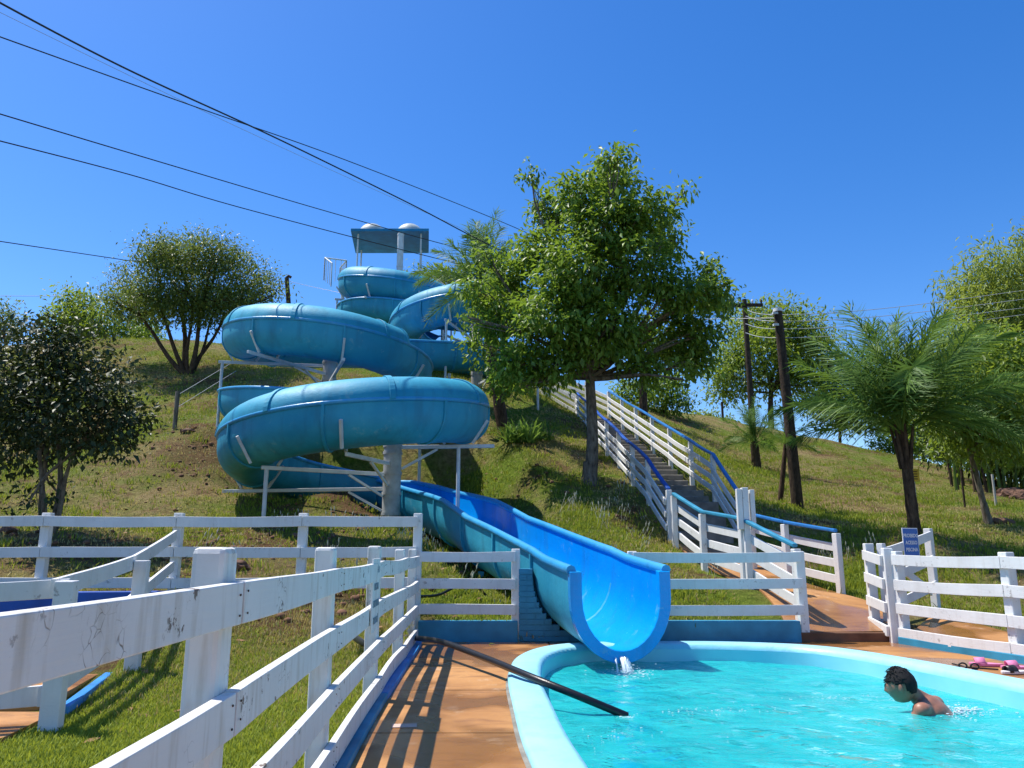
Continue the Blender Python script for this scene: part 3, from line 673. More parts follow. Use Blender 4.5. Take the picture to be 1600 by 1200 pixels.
def fence(name, pts, rails, label, cat='fence', postw=.11, postd=.11, post_h=1.15, rh=.125, rt=.035, side=1, mat=WHITE, offs=0.0, skip_post=(), group=None, heights=None, sink=.05, posttap=1):
    pts = [Vector(p) for p in pts]; t = thing(name, pts[0], label, cat, group)
    for k, p in enumerate(pts):
        a = pts[max(0, k - 1)]; b = pts[min(len(pts) - 1, k + 1)]; rz = math.atan2(b.y - a.y, b.x - a.x)
        if k not in skip_post: post(p - Vector((0, 0, sink)), (heights[k] if heights else post_h) + sink, postd, postw, 'post', mat, t, rz, .018 if mat is WHITE_NEAR else .010, taper=posttap)
    for r_ in rails:
        jit = [random.uniform(-.008, .008) for _ in pts]
        for k in range(len(pts) - 1):
            a, b = pts[k], pts[k + 1]; d = (b - a); n = Vector((d.y, -d.x, 0)).normalized() * side * (postw / 2 + rt / 2 + .002)
            e = d.normalized() * .003
            board(a + n + e + Vector((0, 0, r_ + jit[k])), b + n - e + Vector((0, 0, r_ + jit[k + 1])), rh, rt, 'rail', mat, t)
    return t
# near fence along the left edge of the deck, posts on the lawn side
nf = [Vector((-.90, -1.6, .0)), Vector((-.89, .25, 0)), Vector((-.875, 2.34, 0)), Vector((-.985, 4.2, 0)), Vector((-1.10, 6.35, 0)), Vector((-1.17, 8.3, 0)), Vector((-1.235, 9.86, 0))]
fence('fence', nf, (.985, .69, .395, .115), 'weathered white board fence running from the camera along the left deck edge', side=1, mat=WHITE_NEAR, post_h=1.155, rh=.12, rt=.04, postw=.10, postd=.12, heights=[1.15, 1.15, 1.15, 1.15, 1.16, 1.13, 1.13])
stp = P(588, 905, 6.0)
tx = thing('fence_notice', (-1.03, 5.75, .8), 'small stencilled notice board nailed to the near fence', 'notice')
b0 = Vector((-1.018, 5.50, 0)); b1 = Vector((-1.038, 5.90, 0)); nrm = Vector((b1.y - b0.y, -(b1.x - b0.x), 0)).normalized()
mb = MB(); mb.beam(b0 + Vector((.055, 0, .82)), b1 + Vector((.055, 0, .82)), .012, .50); mb.build('board', WHITE_NEAR, tx, .002)
def text(s, loc, size, rot, mat, parent, ext=.002, ax='CENTER'):
    cu = bpy.data.curves.new('lettering', 'FONT'); cu.body = s; cu.size = size; cu.offset = size * .022; cu.extrude = ext; cu.align_x = ax; cu.align_y = 'CENTER'; cu.materials.append(mat); cu.resolution_u = 2
    tmp = bpy.data.objects.new('tmp', cu); C.objects.link(tmp); bpy.context.view_layer.update(); me = bpy.data.meshes.new_from_object(tmp.evaluated_get(bpy.context.evaluated_depsgraph_get())); bpy.data.objects.remove(tmp); o = bpy.data.objects.new('lettering', me); C.objects.link(o); o.location = Vector(loc) - ROOT[parent]; o.rotation_euler = rot; o.parent = parent; return o
for k, s in enumerate(('ATENÇÃO', 'PISCINA', 'EXCLUSIVA', 'TOBOGÃ')):
    text(s, (b0 + b1) / 2 + Vector((.063, 0, .99 - k * .115)), .066, (R(90), 0, math.atan2(b1.y - b0.y, b1.x - b0.x)), STENCIL, tx, .001)
nail_me = MB().tube([(0, 0, 0), (.003, 0, 0)], .0034, 7).mesh('nail'); nail_me.materials.append(BARK_D)
near_fence = bpy.data.objects['fence']
for k in range(len(nf)):
    for r_ in (.985, .69, .395, .115):
        for dy, dz2 in ((-.035, .03), (-.03, -.035), (.03, .033), (.036, -.028)):
            if 1.2 < nf[k].y < 9.5:
                o = bpy.data.objects.new('nail', nail_me); C.objects.link(o); o.parent = near_fence
                o.location = nf[k] + Vector((.0935 + .0 * dy, dy, r_ + dz2 + random.uniform(-.008, .008))) - near_fence.location
# blue kerb under the near fence
kb = thing('kerb', (-.84, 2, 0), 'bright blue painted kerb under the weathered near fence', 'kerb')
for a, b in zip(nf[:-1], nf[1:]):
    board(a + Vector((.085, .004, -.015)), b + Vector((.085, -.004, -.015)), .13, .11, 'kerb_stone', BLUE_EDGE if random.random() < .6 else BLUE_CURB, kb, .012)
# back-left lawn fence
def gz(px, Y, dz=0): p = base(px, Y); p.z += dz; return p
bl = [P(-140, 950, 10.0), P(59, 940, 10.05), P(268, 950, 10.1), P(467, 950, 10.15), P(650, 950, 10.2)]
for p in bl: p.z = .43
fence('fence', bl, (1.04, .66, .28), 'white three rail fence at the foot of the grassy slope behind the left lawn', side=1, post_h=1.15, rh=.13, rt=.04, postw=.11, postd=.11, sink=.45)
# deck back fences
lA, lB = Vector((-1.17, 10.14, 0)), G(806, 1001, 0); lB.y = 10.14; lB.x = P(806, 950, 10.14).x
ft = fence('fence', [lA, lB], (1.03, .70, .385), 'short white fence panel left of the slide mouth above a blue wall', side=1, post_h=1.13, rh=.125, rt=.035, skip_post=(0,))
rA, rB = Vector((P(990, 950, 10.14).x, 10.14, 0)), Vector((P(1254, 950, 10.14).x, 10.14, 0))
fence('fence', [rA, rB], (1.03, .70, .385), 'white fence panel between the slide mouth and the walkway above a blue wall', side=1, post_h=1.10, rh=.125, rt=.035)
for nm, a, b, lab in (('wall', lA, Vector((pr0.x - .01, 10.14, 0)), 'low blue wall under the fence panel left of the slide mouth'), ('wall', Vector((1.36, 10.14, 0)), rB + Vector((-.07, 0, 0)), 'low blue wall under the fence panel right of the slide mouth')):
    mb = MB(); mb.beam(a + Vector((0, -.02, .115)), b + Vector((0, -.02, .115)), .15, .27); tag(mb.build(nm, BLUE_CURB, None, .012), lab, 'wall')
# right fence with short return
f0, f1 = Vector((4.80, 9.90, .0)), Vector((5.20, 8.35, .0)); dirr = (f1 - f0)
fr = [f0, f1, f1 + dirr * 1.25, f1 + dirr * 2.6]
rt_ = fence('fence', fr, (.99, .70, .41, .13), 'sunlit white four rail fence along the right edge of the pool deck', side=1, post_h=1.10, rh=.125, rt=.035)
q0 = Vector((4.78, 10.62, .06)); q1 = Vector((4.72, 9.98, .0))
fence('fence', [q0, q1], (.99, .70, .41, .13), 'short sunlit white fence return at the corner beside the walkway', side=1, post_h=1.14, rh=.125, rt=.035)
kb2 = MB(); kb2.beam(f0 + Vector((-.02, 0, .0)), fr[-1] + Vector((-.02, 0, .0)), .16, .17); tag(kb2.build('kerb', BLUE_CURB, None, .012), 'blue kerb under the sunlit right hand fence', 'kerb')
# open gate with blue sign
g0 = Vector((4.92, 10.55, .08)); g1 = P(1462, 940, 11.6); g1.z = .30
gate = thing('gate', g0, 'open white wooden gate with diagonal brace standing behind the right fence', 'gate')
post(g1 - Vector((0, 0, .1)), 1.22, .09, .10, 'stile', WHITE, gate, .6); post(g0 + Vector((0, 0, .0)), 1.12, .08, .09, 'stile', WHITE, gate, .6)
dz_ = Vector((0, 0, 1))
off = Vector((.0, -.07, 0))
for h in (1.0, .66, .30): board(g0 + off + dz_ * h, g1 + off + dz_ * (h + .02), .12, .03, 'rail', WHITE, gate)
board(g0 + off + Vector((0, -.034, .98)), g1 + off + Vector((-.1, -.034, .22)), .11, .03, 'brace', WHITE, gate)
sgc = g0.lerp(g1, .50) + Vector((0, -.135, 1.03)); yaw = math.atan2(g1.y - g0.y, g1.x - g0.x) - R(14)
sg = thing('sign', sgc, 'blue sign with white lettering hung on the open white gate', 'sign')
mb = MB(); mb.box(sgc, (.30, .012, .36), yaw); mb.build('panel', SIGN_BLUE, sg, .003)
mb = MB(); mb.box(sgc + Vector((math.sin(yaw) * -.003, .003 * math.cos(yaw), 0)), (.322, .010, .382), yaw); mb.build('border', SIGN_W, sg, .002)
for k, s in enumerate(('PROIBIDO', 'ACESSO', 'PISCINA')):
    o = text(s, sgc + Vector((math.sin(yaw) * .0075, -.0075 * math.cos(yaw), .085 - k * .095)), .068, (R(90), 0, yaw), SIGN_W, sg, .001)
# left inner fence along the small ramp, sagging rails
ia = [Vector((P(20, 1000, 4.6).x - 1.6, 4.9, .0)), Vector((-2.98, 5.35, .0)), Vector((-3.42, 7.35, .08)), bl[2] + Vector((.10, -.10, -.10))]
it = thing('fence', ia[1], 'white fence with slanting rails beside the small left ramp', 'fence')
for p, h in zip(ia, (1.0, .98, 1.0, 1.2)):
    if p is not ia[-1]: post(p - Vector((0, 0, .05)), h, .12, .12, 'post', WHITE, it, .2)
hs_ = [(.88, .55, .22), (.93, .58, .25), (.98, .62, .30), (1.02, .64, .28)]
for k in range(3):
    a, b = ia[k], ia[k + 1]; n = Vector(((b - a).y, -(b - a).x, 0)).normalized() * .082 * (-1)
    for r_ in range(3): board(a + n + dz_ * (hs_[k][r_] - .05), b + n + dz_ * (hs_[k + 1][r_] - .05), .125, .035, 'rail', WHITE, it)
# small left ramp and blue wall of the toddler pool
rp = MB(); rv = [G(-60, 1105, .06), G(80, 1095, .06), G(182, 1037, .06), G(150, 1020, .06), G(-60, 1045, .06)]
rp.add([*rv, *[v - Vector((0, 0, .14)) for v in rv]], [(0, 1, 2, 3, 4), (5, 6, 1, 0), (6, 7, 2, 1)]); tag(rp.build('path', DECK), kind='structure')
rp = MB(); rv = [G(-60, 1175, .02), G(10, 1150, .02), G(88, 1112, .02), G(-60, 1112, .02)]; rp.add([*rv, *[v - Vector((0, 0, .1)) for v in rv]], [(0, 1, 2, 3), (4, 5, 1, 0), (5, 6, 2, 1)]); tag(rp.build('path', DECK), kind='structure')
kk = thing('kerb', G(150, 1060, .06), 'blue painted edging of the small tan ramp on the left lawn', 'kerb')
e0, e1, e2 = G(98, 1112, .03), G(184, 1046, .03), G(202, 1034, .03)
mb = MB(); mb.beam(e0, e1, .075, .07); mb.build('kerb_stone', BLUE_EDGE, kk, .01); mb = MB(); mb.beam(e1 + (e1 - e0).normalized() * .005, e2, .075, .07); mb.build('kerb_stone', BLUE_EDGE, kk, .01)
mb = MB(); wa, wb = P(-120, 950, 8.6), P(262, 930, 9.0); wa.z = wb.z = .36; mb.beam(wa, wb, .14, .62); tag(mb.build('wall', BLUE_DEEP, None, .012), 'low deep blue wall behind the left ramp fence', 'wall')

# ------------------------------------------------------------------ stairs
sl_ = lambda Y: 1.95 + .325 * (Y - 16.3)
def lx(Y): return np.interp(Y, [14.9, 16.3, 28], [3.02, 2.90, 2.38])
def rx(Y): return np.interp(Y, [14.9, 17, 28.5], [4.5, 4.42, 3.62])
stair = thing('staircase', (3.6, 15, 1.0), 'long rough concrete staircase climbing the hill between white railings', 'staircase')
nst = 27
for k in range(nst):
    Y = 15.0 + k * (13.2 / nst); x0, x1 = lx(Y) + .12, rx(Y) - .12; z = sl_(Y + .2) if Y > 16.3 else np.interp(Y, [15, 16.3], [1.1, 1.97])
    mb = MB(); mb.box(((x0 + x1) / 2 + random.uniform(-.04, .04), Y + .27 + random.uniform(-.04, .04), z - .16 + random.uniform(-.02, .02)), (x1 - x0, .56, .34), random.uniform(-.03, .03)); mb.build('step', STONE, stair, .02, 2)
def stair_rail(label, fx, Ys, side, rail_blue, hts=1.0):
    pts = [Vector((fx(Y), Y, z1(fx(Y), Y) if Y < 16 else sl_(Y) - .02)) for Y in Ys]
    t = fence('stair_railing', pts, (.74, .50, .26), label, 'railing', postw=.10, postd=.10, post_h=.98, rh=.11, rt=.035, side=side, sink=.35)
    for a, b in zip(pts[:-1], pts[1:]):
        board(a + dz_ * 1.0, b + dz_ * 1.0, .055, .08, 'handrail', rail_blue, t, .015)
    return pts
LY = [15.0, 16.5, 18.1, 19.8, 21.6, 23.6, 25.6, 27.8]; RY = [15.4, 17, 18.6, 20.4, 22.2, 24.2, 26.2, 28.4]
stair_rail('white left railing with dark blue handrail beside the main tree trunk on the stairs', lx, LY, -1, BLUE_DEEP)
stair_rail('white right railing with blue handrail climbing the stairs on the side of the utility poles', rx, RY, -1, BLUE_RAIL)
# upper flight turning left towards the tower
ul = [Vector((2.36, 27.9, sl_(27.8))), Vector((1.2, 29.0, 6.65)), Vector((-.2, 30.2, 7.6)), Vector((-1.7, 31.3, 8.6)), Vector((-3.0, 32.2, 9.4))]
fence('stair_railing', ul, (.74, .50, .26), 'upper white railing turning left behind the tree towards the slide tower', 'railing', postw=.10, postd=.10, post_h=.98, rh=.11, rt=.035, side=1, sink=.4)
ur = [Vector((3.62, 28.5, sl_(28.4))), Vector((2.9, 29.6, 6.5)), Vector((1.2, 31.1, 7.5)), Vector((-.6, 32.6, 8.6))]
fence('stair_railing', ur, (.74, .50, .26), 'far white railing on the outside of the turn at the stair top', 'railing', postw=.10, postd=.10, post_h=.98, rh=.11, rt=.035, side=1, sink=.4)
ust = thing('staircase', (1, 29.5, 6.3), 'upper flight of steps turning left behind the main tree', 'staircase')
for k in range(14):
    f_ = k / 13; p = Vector((3.0, 28.6, 5.75)).lerp(Vector((-1.6, 32.1, 8.7)), f_); mb = MB(); mb.box(p - Vector((0, 0, .12)), (.42, 1.2, .28), R(-38)); mb.build('step', STONE, ust)
# walkway railings at the foot
def walk_rail(label, pts, hts, side, blue, tops):
    t = fence('walkway_railing', pts, (.72, .47, .22), label, 'railing', postw=.10, postd=.10, post_h=.95, rh=.125, rt=.035, side=side, sink=.2)
    for k, (a, b) in enumerate(zip(pts[:-1], pts[1:])): board(a + dz_ * .99, b + dz_ * .99, .055, .08, 'handrail', blue, t, .015)
    return t
def gp_(x, y): return Vector((x, y, z1(x, y)))
wl = [gp_(3.06, 14.8), gp_(3.22, 13.3), gp_(3.46, 11.85), gp_(3.76, 10.5)]
t = walk_rail('white walkway railing with blue handrail left of the path at the stair foot', wl, None, -1, BLUE_CURB, None)
wr = [gp_(4.3, 14.4), gp_(4.75, 13.6), gp_(5.22, 12.45)]
wr = [gp_(P(1172, 800, 14.3).x, 14.3), gp_(P(1224, 800, 13.5).x, 13.5), gp_(P(1312, 900, 12.45).x, 12.45)]
walk_rail('white walkway railing with blue handrail right of the path below the utility pole', wr, None, -1, BLUE_RAIL, None)
tp = Vector((3.50, 11.76, 0)); tp.z = z1(tp.x, tp.y); tpt = thing('gate_post', tp, 'tall white double board gate post standing beside the walkway railing', 'post')
th_ = P(1157, 762, 11.76).z - tp.z
post(tp - dz_ * .1, th_ + .1, .09, .12, 'post', WHITE, tpt); post(tp + Vector((-.09, -.02, th_ - .62)), .60, .08, .09, 'board', WHITE, tpt); post(tp + Vector((.115, .03, th_ - .62)), .59, .07, .10, 'board', WHITE, tpt)

# ------------------------------------------------------------------ trees and plants
def unit(n): v = rng.normal(size=(n, 3)); return v / np.linalg.norm(v, axis=1, keepdims=True)
def leaves(name, blobs, n, size, mat, parent, clump=14, spread=.24, aspect=.42, droop=.45, shellb=.55, tilt=.6, jit=.35):
    """leaf-sized folded faces gathered in twigs through the volume of the given ellipsoids"""
    B = np.array([[*c, *r] for c, r in blobs], float); w_ = (B[:, 3] * B[:, 4] * B[:, 5]) ** (.72); w_ /= w_.sum()
    nc_ = max(1, n // clump); bi = rng.choice(len(B), nc_, p=w_); u = unit(nc_); rad = shellb + (1 - shellb) * rng.random(nc_) ** .6
    rad = np.where(rng.random(nc_) < .18, rng.random(nc_) ** .5 * .8, rad) * (1 + .13 * rng.normal(size=nc_)) * np.where(rng.random(nc_) < .08, 1.28, 1)
    cc = B[bi, :3] + u * B[bi, 3:] * rad[:, None]
    ctint = rng.random(nc_)
    ci = np.repeat(np.arange(nc_), clump); m = len(ci)
    out = u[ci] * .7 + unit(m) * .9; out[:, 2] -= droop; out /= np.linalg.norm(out, axis=1, keepdims=True)
    pos = cc[ci] + rng.normal(size=(m, 3)) * spread * np.array([1, 1, .75])
    nr = unit(m) * tilt + np.array([0, 0, 1.0]) + u[ci] * .35; side = np.cross(out, nr); side /= np.linalg.norm(side, axis=1, keepdims=True) + 1e-9
    nn = np.cross(side, out)
    L = size * (1 + jit * rng.normal(size=m)).clip(.45, 1.8); W_ = L * aspect
    tip = pos + out * L[:, None] - nn * (L * .14)[:, None]; mid = pos + out * (L * .45)[:, None]
    l = mid + side * (W_ / 2)[:, None] + nn * (L * .07)[:, None]; r = mid - side * (W_ / 2)[:, None] + nn * (L * .07)[:, None]
    V = np.stack([pos, l, tip, r], 1).reshape(-1, 3) - np.array(ROOT[parent]); a = np.arange(m) * 4
    F = np.concatenate([np.stack([a, a + 2, a + 1], 1), np.stack([a, a + 3, a + 2], 1)])
    me = fast_mesh(name, V, F, 3); t = (ctint[ci] * .55 + rng.random(m) * .45)
    at = me.attributes.new('tint', 'FLOAT', 'POINT'); at.data.foreach_set('value', np.repeat(t, 4).astype(np.float32))
    return link(me, name, parent, mat)
def limb(mb, a, b, r0, r1, wob=.12, n=6):
    a, b = Vector(a), Vector(b); L = (b - a).length; pts = []
    ph = [random.uniform(0, 6) for _ in range(3)]
    for i in range(n + 1):
        f = i / n; p = a.lerp(b, f); k = math.sin(math.pi * f) * wob * L * .35
        pts.append(p + Vector((math.sin(ph[0] + 3 * f), math.sin(ph[1] + 3 * f), .5 * math.sin(ph[2] + 2 * f))) * k)
    mb.tube(pts, [r0 + (r1 - r0) * i / n for i in range(n + 1)], 7, False); return pts
def B_(px, py, r, Y, dY=0, sq=1.0, fl=.85):
    p = P(px, py, Y + dY); s = (p - cam.location).length / FPX * .985; return (tuple(p), (r * s * sq, r * s * .95, r * s * fl))
def tree(name, label, cat, b, Y, trunk_to, r0, blobs_px, nleaf, lsize, lmat, bmat, group=None, stems=None, dspread=1.2, **kw):
    t = thing(name, b, label, cat, group)
    bl_ = [B_(x, y, r, Y, random.uniform(-dspread, dspread) if len(z) == 0 else z[0]) for x, y, r, *z in blobs_px]
    mb = MB(); top = Vector(trunk_to)
    if stems:
        for s_, rr in stems: limb(mb, b + Vector((random.uniform(-.06, .06), random.uniform(-.06, .06), -.15)), s_, rr, rr * .45, .10)
        heads = [Vector(s_) for s_, _ in stems]
    else:
        limb(mb, b - Vector((0, 0, .2)), top, r0, r0 * .62, .05, 9); heads = [top]
        ax_ = (top - b).normalized(); mb.tube([b - ax_ * .2, b + ax_ * .05, b + ax_ * .22, b + ax_ * .5], [r0 * 1.5, r0 * 1.25, r0 * 1.05, r0 * .9], 10, False)
    for c, r in bl_:
        h = min(heads, key=lambda q: (q - Vector(c)).length); s0 = h + (b - h) * random.uniform(0, .18) if not stems else h
        pts = limb(mb, s0, c, r0 * .40, r0 * .10, .22)
        for _ in range(4):
            e = Vector(c) + Vector((random.uniform(-1, 1) * r[0], random.uniform(-1, 1) * r[1], random.uniform(-.6, 1) * r[2])) * .75
            limb(mb, pts[random.randint(3, 6)], e, r0 * .13, r0 * .04, .2, 4)
    mb.build('trunk', bmat, t); leaves('crown', bl_, nleaf, lsize, lmat, t, **kw); return t
# main tree between the slide and the stairs
mbse = base(920, 17.8)
tree('leafy_tree', 'tall bright green leafy tree between the slide and the stairs', 'tree', mbse, 17.8, P(922, 560, 17.8), .165,
     [(955, 288, 36), (905, 300, 33), (1010, 330, 40), (868, 330, 31), (945, 360, 55, -.6), (1045, 375, 31), (850, 395, 41), (900, 430, 55, -1), (1000, 420, 58, -.8), (1060, 450, 34), (800, 440, 38), (780, 500, 40), (860, 500, 55, -1.1), (950, 510, 58, -.9), (1040, 520, 52), (1095, 520, 29), (755, 545, 23), (800, 565, 29), (790, 597, 19), (822, 603, 17), (845, 590, 21), (1120, 470, 26), (1100, 430, 21), (870, 570, 33), (1115, 455, 25), (1140, 440, 11), (1075, 565, 21), (1000, 575, 28), (1066, 592, 9), (745, 450, 21), (830, 275, 11), (1070, 300, 11), (960, 250, 18), (760, 400, 15), (925, 545, 34), (725, 495, 15), (1085, 560, 21)],
     36000, .14, L_MAIN, BARK, clump=30, spread=.165, aspect=.48, droop=.55, shellb=.6)
# dark bush tree front left
bb = base(93, 12.4)
tree('camellia_tree', 'dark glossy leaved small tree behind the left lawn fence', 'tree', bb, 12.4, P(93, 745, 12.4), .085,
     [(60, 565, 60), (130, 555, 45), (175, 600, 45), (20, 600, 55), (90, 630, 75, -.5), (160, 660, 60), (30, 680, 60), (205, 655, 30), (90, 540, 40), (40, 520, 24), (-20, 640, 50), (95, 680, 40), (175, 695, 26), (215, 680, 14), (15, 700, 20), (45, 785, 14), (95, 775, 12), (60, 770, 16)],
     12500, .085, L_DARK, BARK, stems=[(P(62, 690, 12.3), .05), (P(90, 660, 12.5), .06), (P(118, 700, 12.2), .05), (P(75, 670, 12.7), .04)], dspread=.7, clump=10, spread=.13, aspect=.55, droop=.25, shellb=.62)
# vase shaped tree upper left
vb = base(285, 28)
tree('vase_shaped_tree', 'multi stemmed round olive green tree on the upper left slope', 'tree', vb, 28, P(285, 560, 28), .17,
     [(290, 405, 34), (240, 400, 30), (340, 405, 34), (205, 440, 29), (280, 450, 44, -1), (350, 450, 40), (390, 450, 26), (185, 465, 18), (320, 485, 32), (235, 480, 29), (415, 450, 14), (375, 410, 21), (265, 390, 21), (310, 380, 16), (195, 480, 13), (425, 462, 8), (200, 478, 22), (245, 488, 20), (350, 482, 22), (400, 470, 18), (300, 488, 20), (225, 460, 28), (370, 470, 26), (428, 452, 16), (408, 430, 22), (178, 470, 18), (300, 475, 34), (250, 470, 30), (340, 470, 30), (270, 400, 34), (330, 395, 34)],
     34000, .115, L_OLIVE, BARK_D, stems=[(P(215, 490, 28), .10), (P(250, 480, 27.5), .10), (P(280, 470, 28.4), .12), (P(315, 475, 27.6), .11), (P(350, 495, 28.3), .09), (P(335, 480, 28.8), .07), (P(300, 470, 28), .08)], dspread=1.4, clump=14, spread=.26, droop=.3)
FAR = 'trees on the far side of the hill crest'
def far(name, label, px, Y, blobs, n, ls, mat=L_FAR, bark=BARK_D, r0=.14, tpy=None, grp=FAR, **kw):
    b = base(px, Y); yy = tpy or (sum(q[1] for q in blobs) / len(blobs) + 10); return tree(name, label, 'tree', b, Y, P(px, yy, Y), r0, blobs, n, ls, mat, bark, grp, dspread=1.5, **kw)
far('bushy_tree', 'round bright green bushy tree on the crest behind the dark small tree', 130, 40, [(125, 480, 28), (105, 500, 28), (150, 500, 30), (128, 520, 38), (160, 525, 22), (95, 525, 20), (122, 465, 14)], 6000, .22, L_YEL, clump=14, spread=.35)
far('bushy_tree', 'low bush on the crest left of the vase shaped tree', 217, 41, [(217, 512, 20), (205, 522, 14), (235, 522, 12)], 2200, .2, L_MAIN, clump=14, spread=.3)
far('bushy_tree', 'grey green tree at the left edge of the picture', 5, 44, [(5, 495, 24), (-15, 510, 30), (15, 510, 16)], 2600, .2, L_OLIVE, clump=14, spread=.3)
far('bushy_tree', 'olive tree tops showing behind the slide tower', 690, 44, [(655, 435, 20), (690, 438, 22), (725, 440, 20), (640, 445, 16), (700, 455, 34), (660, 465, 30)], 4200, .24, L_YEL, clump=14, spread=.35)
far('umbrella_tree', 'tall light crowned tree behind the two utility poles', 1205, 44, [(1170, 510, 34), (1215, 505, 38), (1255, 515, 36), (1190, 545, 40), (1240, 560, 40), (1140, 560, 30), (1160, 590, 34), (1275, 545, 26), (1130, 610, 22), (1225, 600, 34), (1265, 600, 24), (1125, 585, 18)], 19000, .22, L_YEL, r0=.2, tpy=600, clump=14, spread=.4, droop=.3)
far('slender_tree', 'thin blue green tree behind the large palm', 1312, 46, [(1300, 600, 30), (1330, 620, 34), (1290, 640, 24), (1350, 585, 30), (1320, 650, 24), (1370, 620, 28), (1290, 580, 20), (1365, 655, 18)], 9000, .22, L_FAR, r0=.12, tpy=660, clump=14, spread=.35)
far('bushy_tree', 'leafy shrub mass beyond the stairs under the main tree crown', 1040, 36, [(1035, 612, 26), (1060, 630, 20), (1010, 625, 22), (985, 610, 22), (1045, 595, 18)], 4200, .17, L_MAIN, clump=14, spread=.3)
far('bushy_tree', 'low scrub on the ridge right of the stairs', 1110, 41, [(1090, 655, 12), (1115, 657, 10), (1140, 662, 10)], 1500, .17, L_YEL, clump=12, spread=.2)
far('bushy_tree', 'dense leafy thicket on the ridge just left of the bamboo', 1440, 41, [(1400, 690, 24), (1440, 675, 32), (1478, 685, 30), (1425, 645, 24), (1468, 635, 28), (1375, 705, 18), (1505, 700, 26), (1455, 705, 26)], 9000, .2, L_MAIN, clump=14, spread=.33)
# slender tree on the right
tb = base(1530, 18.5)
tree('slender_tree', 'slim speckled trunk tree with airy yellow green crown by the bamboo', 'tree', tb, 18.5, P(1513, 690, 18.5), .085,
     [(1510, 560, 48), (1555, 590, 50), (1475, 600, 44), (1520, 630, 58, -.6), (1580, 640, 45), (1470, 650, 36), (1540, 680, 40), (1590, 690, 36), (1500, 690, 30), (1440, 560, 26), (1570, 540, 30), (1500, 525, 24)],
     14000, .14, L_YEL, BARK, clump=12, spread=.22, droop=.4)
# bamboo clump
bam = thing('bamboo_clump', base(1560, 28), 'tall feathery bamboo clump at the right edge', 'bamboo')
for k in range(70):
    px = random.uniform(1478, 1680); Yb = random.uniform(27, 31); b = base(px, Yb); hgt = random.uniform(3.8, 6.2); lean = Vector((random.uniform(-1.6, 1.0), random.uniform(-1.4, 1.0), 0))
    mb = MB(); mb.tube([b + lean * (f * f) + Vector((0, 0, hgt * f - .2)) for f in np.linspace(0, 1, 7)], [.055 - .04 * f for f in np.linspace(0, 1, 7)], 6, False); mb.build('culm', L_BAM if k % 3 else BARK_D, bam)
bbl = [B_(x, y, r, 28, random.uniform(-1.5, 1.5)) for x, y, r in [(1590, 390, 26), (1560, 420, 42), (1520, 450, 34), (1600, 440, 50), (1545, 480, 50), (1600, 500, 60), (1505, 470, 20), (1570, 540, 60), (1520, 520, 36), (1610, 570, 60), (1560, 600, 55), (1500, 560, 40), (1600, 640, 55), (1540, 650, 40), (1485, 455, 12), (1600, 370, 14), (1640, 480, 60), (1660, 600, 70), (1570, 690, 40), (1620, 700, 40), (1500, 620, 40), (1530, 700, 30), (1470, 600, 30), (1600, 720, 30)]]
leaves('foliage', bbl, 40000, .22, L_BAM, bam, clump=16, spread=.30, aspect=.20, droop=.8, shellb=.4)

leaves('shade_undergrowth', [B_(x, y, r, 30.5, 0) for x, y, r in [(1490, 690, 34), (1530, 690, 40), (1570, 700, 44), (1610, 700, 44), (1650, 700, 50), (1550, 650, 44), (1610, 650, 50), (1500, 650, 34)]], 12000, .2, L_DARKG, bam, clump=14, spread=.4, aspect=.3)  # dark leaf mass, the shade at the clump's foot put into its colour
# palms
def frond_mesh(L, nl, lw, ll, arch, seed, plum=.6):
    r_ = np.random.default_rng(seed); V = []; Fq = []; T = []
    def rach(f): return np.array([L * f * (1 - .22 * arch * f * f), 0, L * (.10 * f - .55 * arch * f * f)])
    m = 10; rr = .018 * L / 2.4
    for i in range(m + 1):
        f = i / m; p = rach(f); q = rr * (1 - .8 * f)
        for a in range(4): V.append(p + np.array([0, math.cos(a * math.pi / 2) * q, math.sin(a * math.pi / 2) * q])); T.append(.9)
    for i in range(m):
        for a in range(4): Fq.append((i * 4 + a, i * 4 + (a + 1) % 4, i * 4 + 4 + (a + 1) % 4, i * 4 + 4 + a))
    for i in range(nl):
        f = .16 + .84 * (i + r_.random()) / nl; p = rach(f); d = rach(min(1, f + .02)) - rach(f - .02); d /= np.linalg.norm(d)
        for s in (-1, 1):
            l = ll * (1.05 - .75 * abs(f - .42) ** 1.2 * 1.4) * r_.uniform(.8, 1.15); el = r_.normal() * plum
            o = d * .55 + np.array([0, s * math.cos(el), math.sin(el)]) * .85; o /= np.linalg.norm(o)
            w_ = np.cross(o, d + .01); w_ /= np.linalg.norm(w_) + 1e-9; w_ *= lw / 2
            mid = p + o * l * .5; tip = p + o * l + np.array([0, 0, -.26 * l]); mid[2] -= .04 * l; b = len(V)
            V += [p - w_ * .4, p + w_ * .4, mid + w_, mid - w_, tip, tip + w_ * .1]; t = r_.random() * .8; T += [t] * 6
            Fq += [(b, b + 1, b + 2, b + 3), (b + 3, b + 2, b + 5, b + 4)]
    me = bpy.data.meshes.new('frond'); me.from_pydata([tuple(v) for v in V], [], Fq); me.materials.append(L_PALM)
    at = me.attributes.new('tint', 'FLOAT', 'POINT'); at.data.foreach_set('value', np.array(T, np.float32)); return me
FM = [frond_mesh(2.6, 84, .027, .56, a, 30 + i, .75) for i, a in enumerate((.2, .42, .66, .95))]
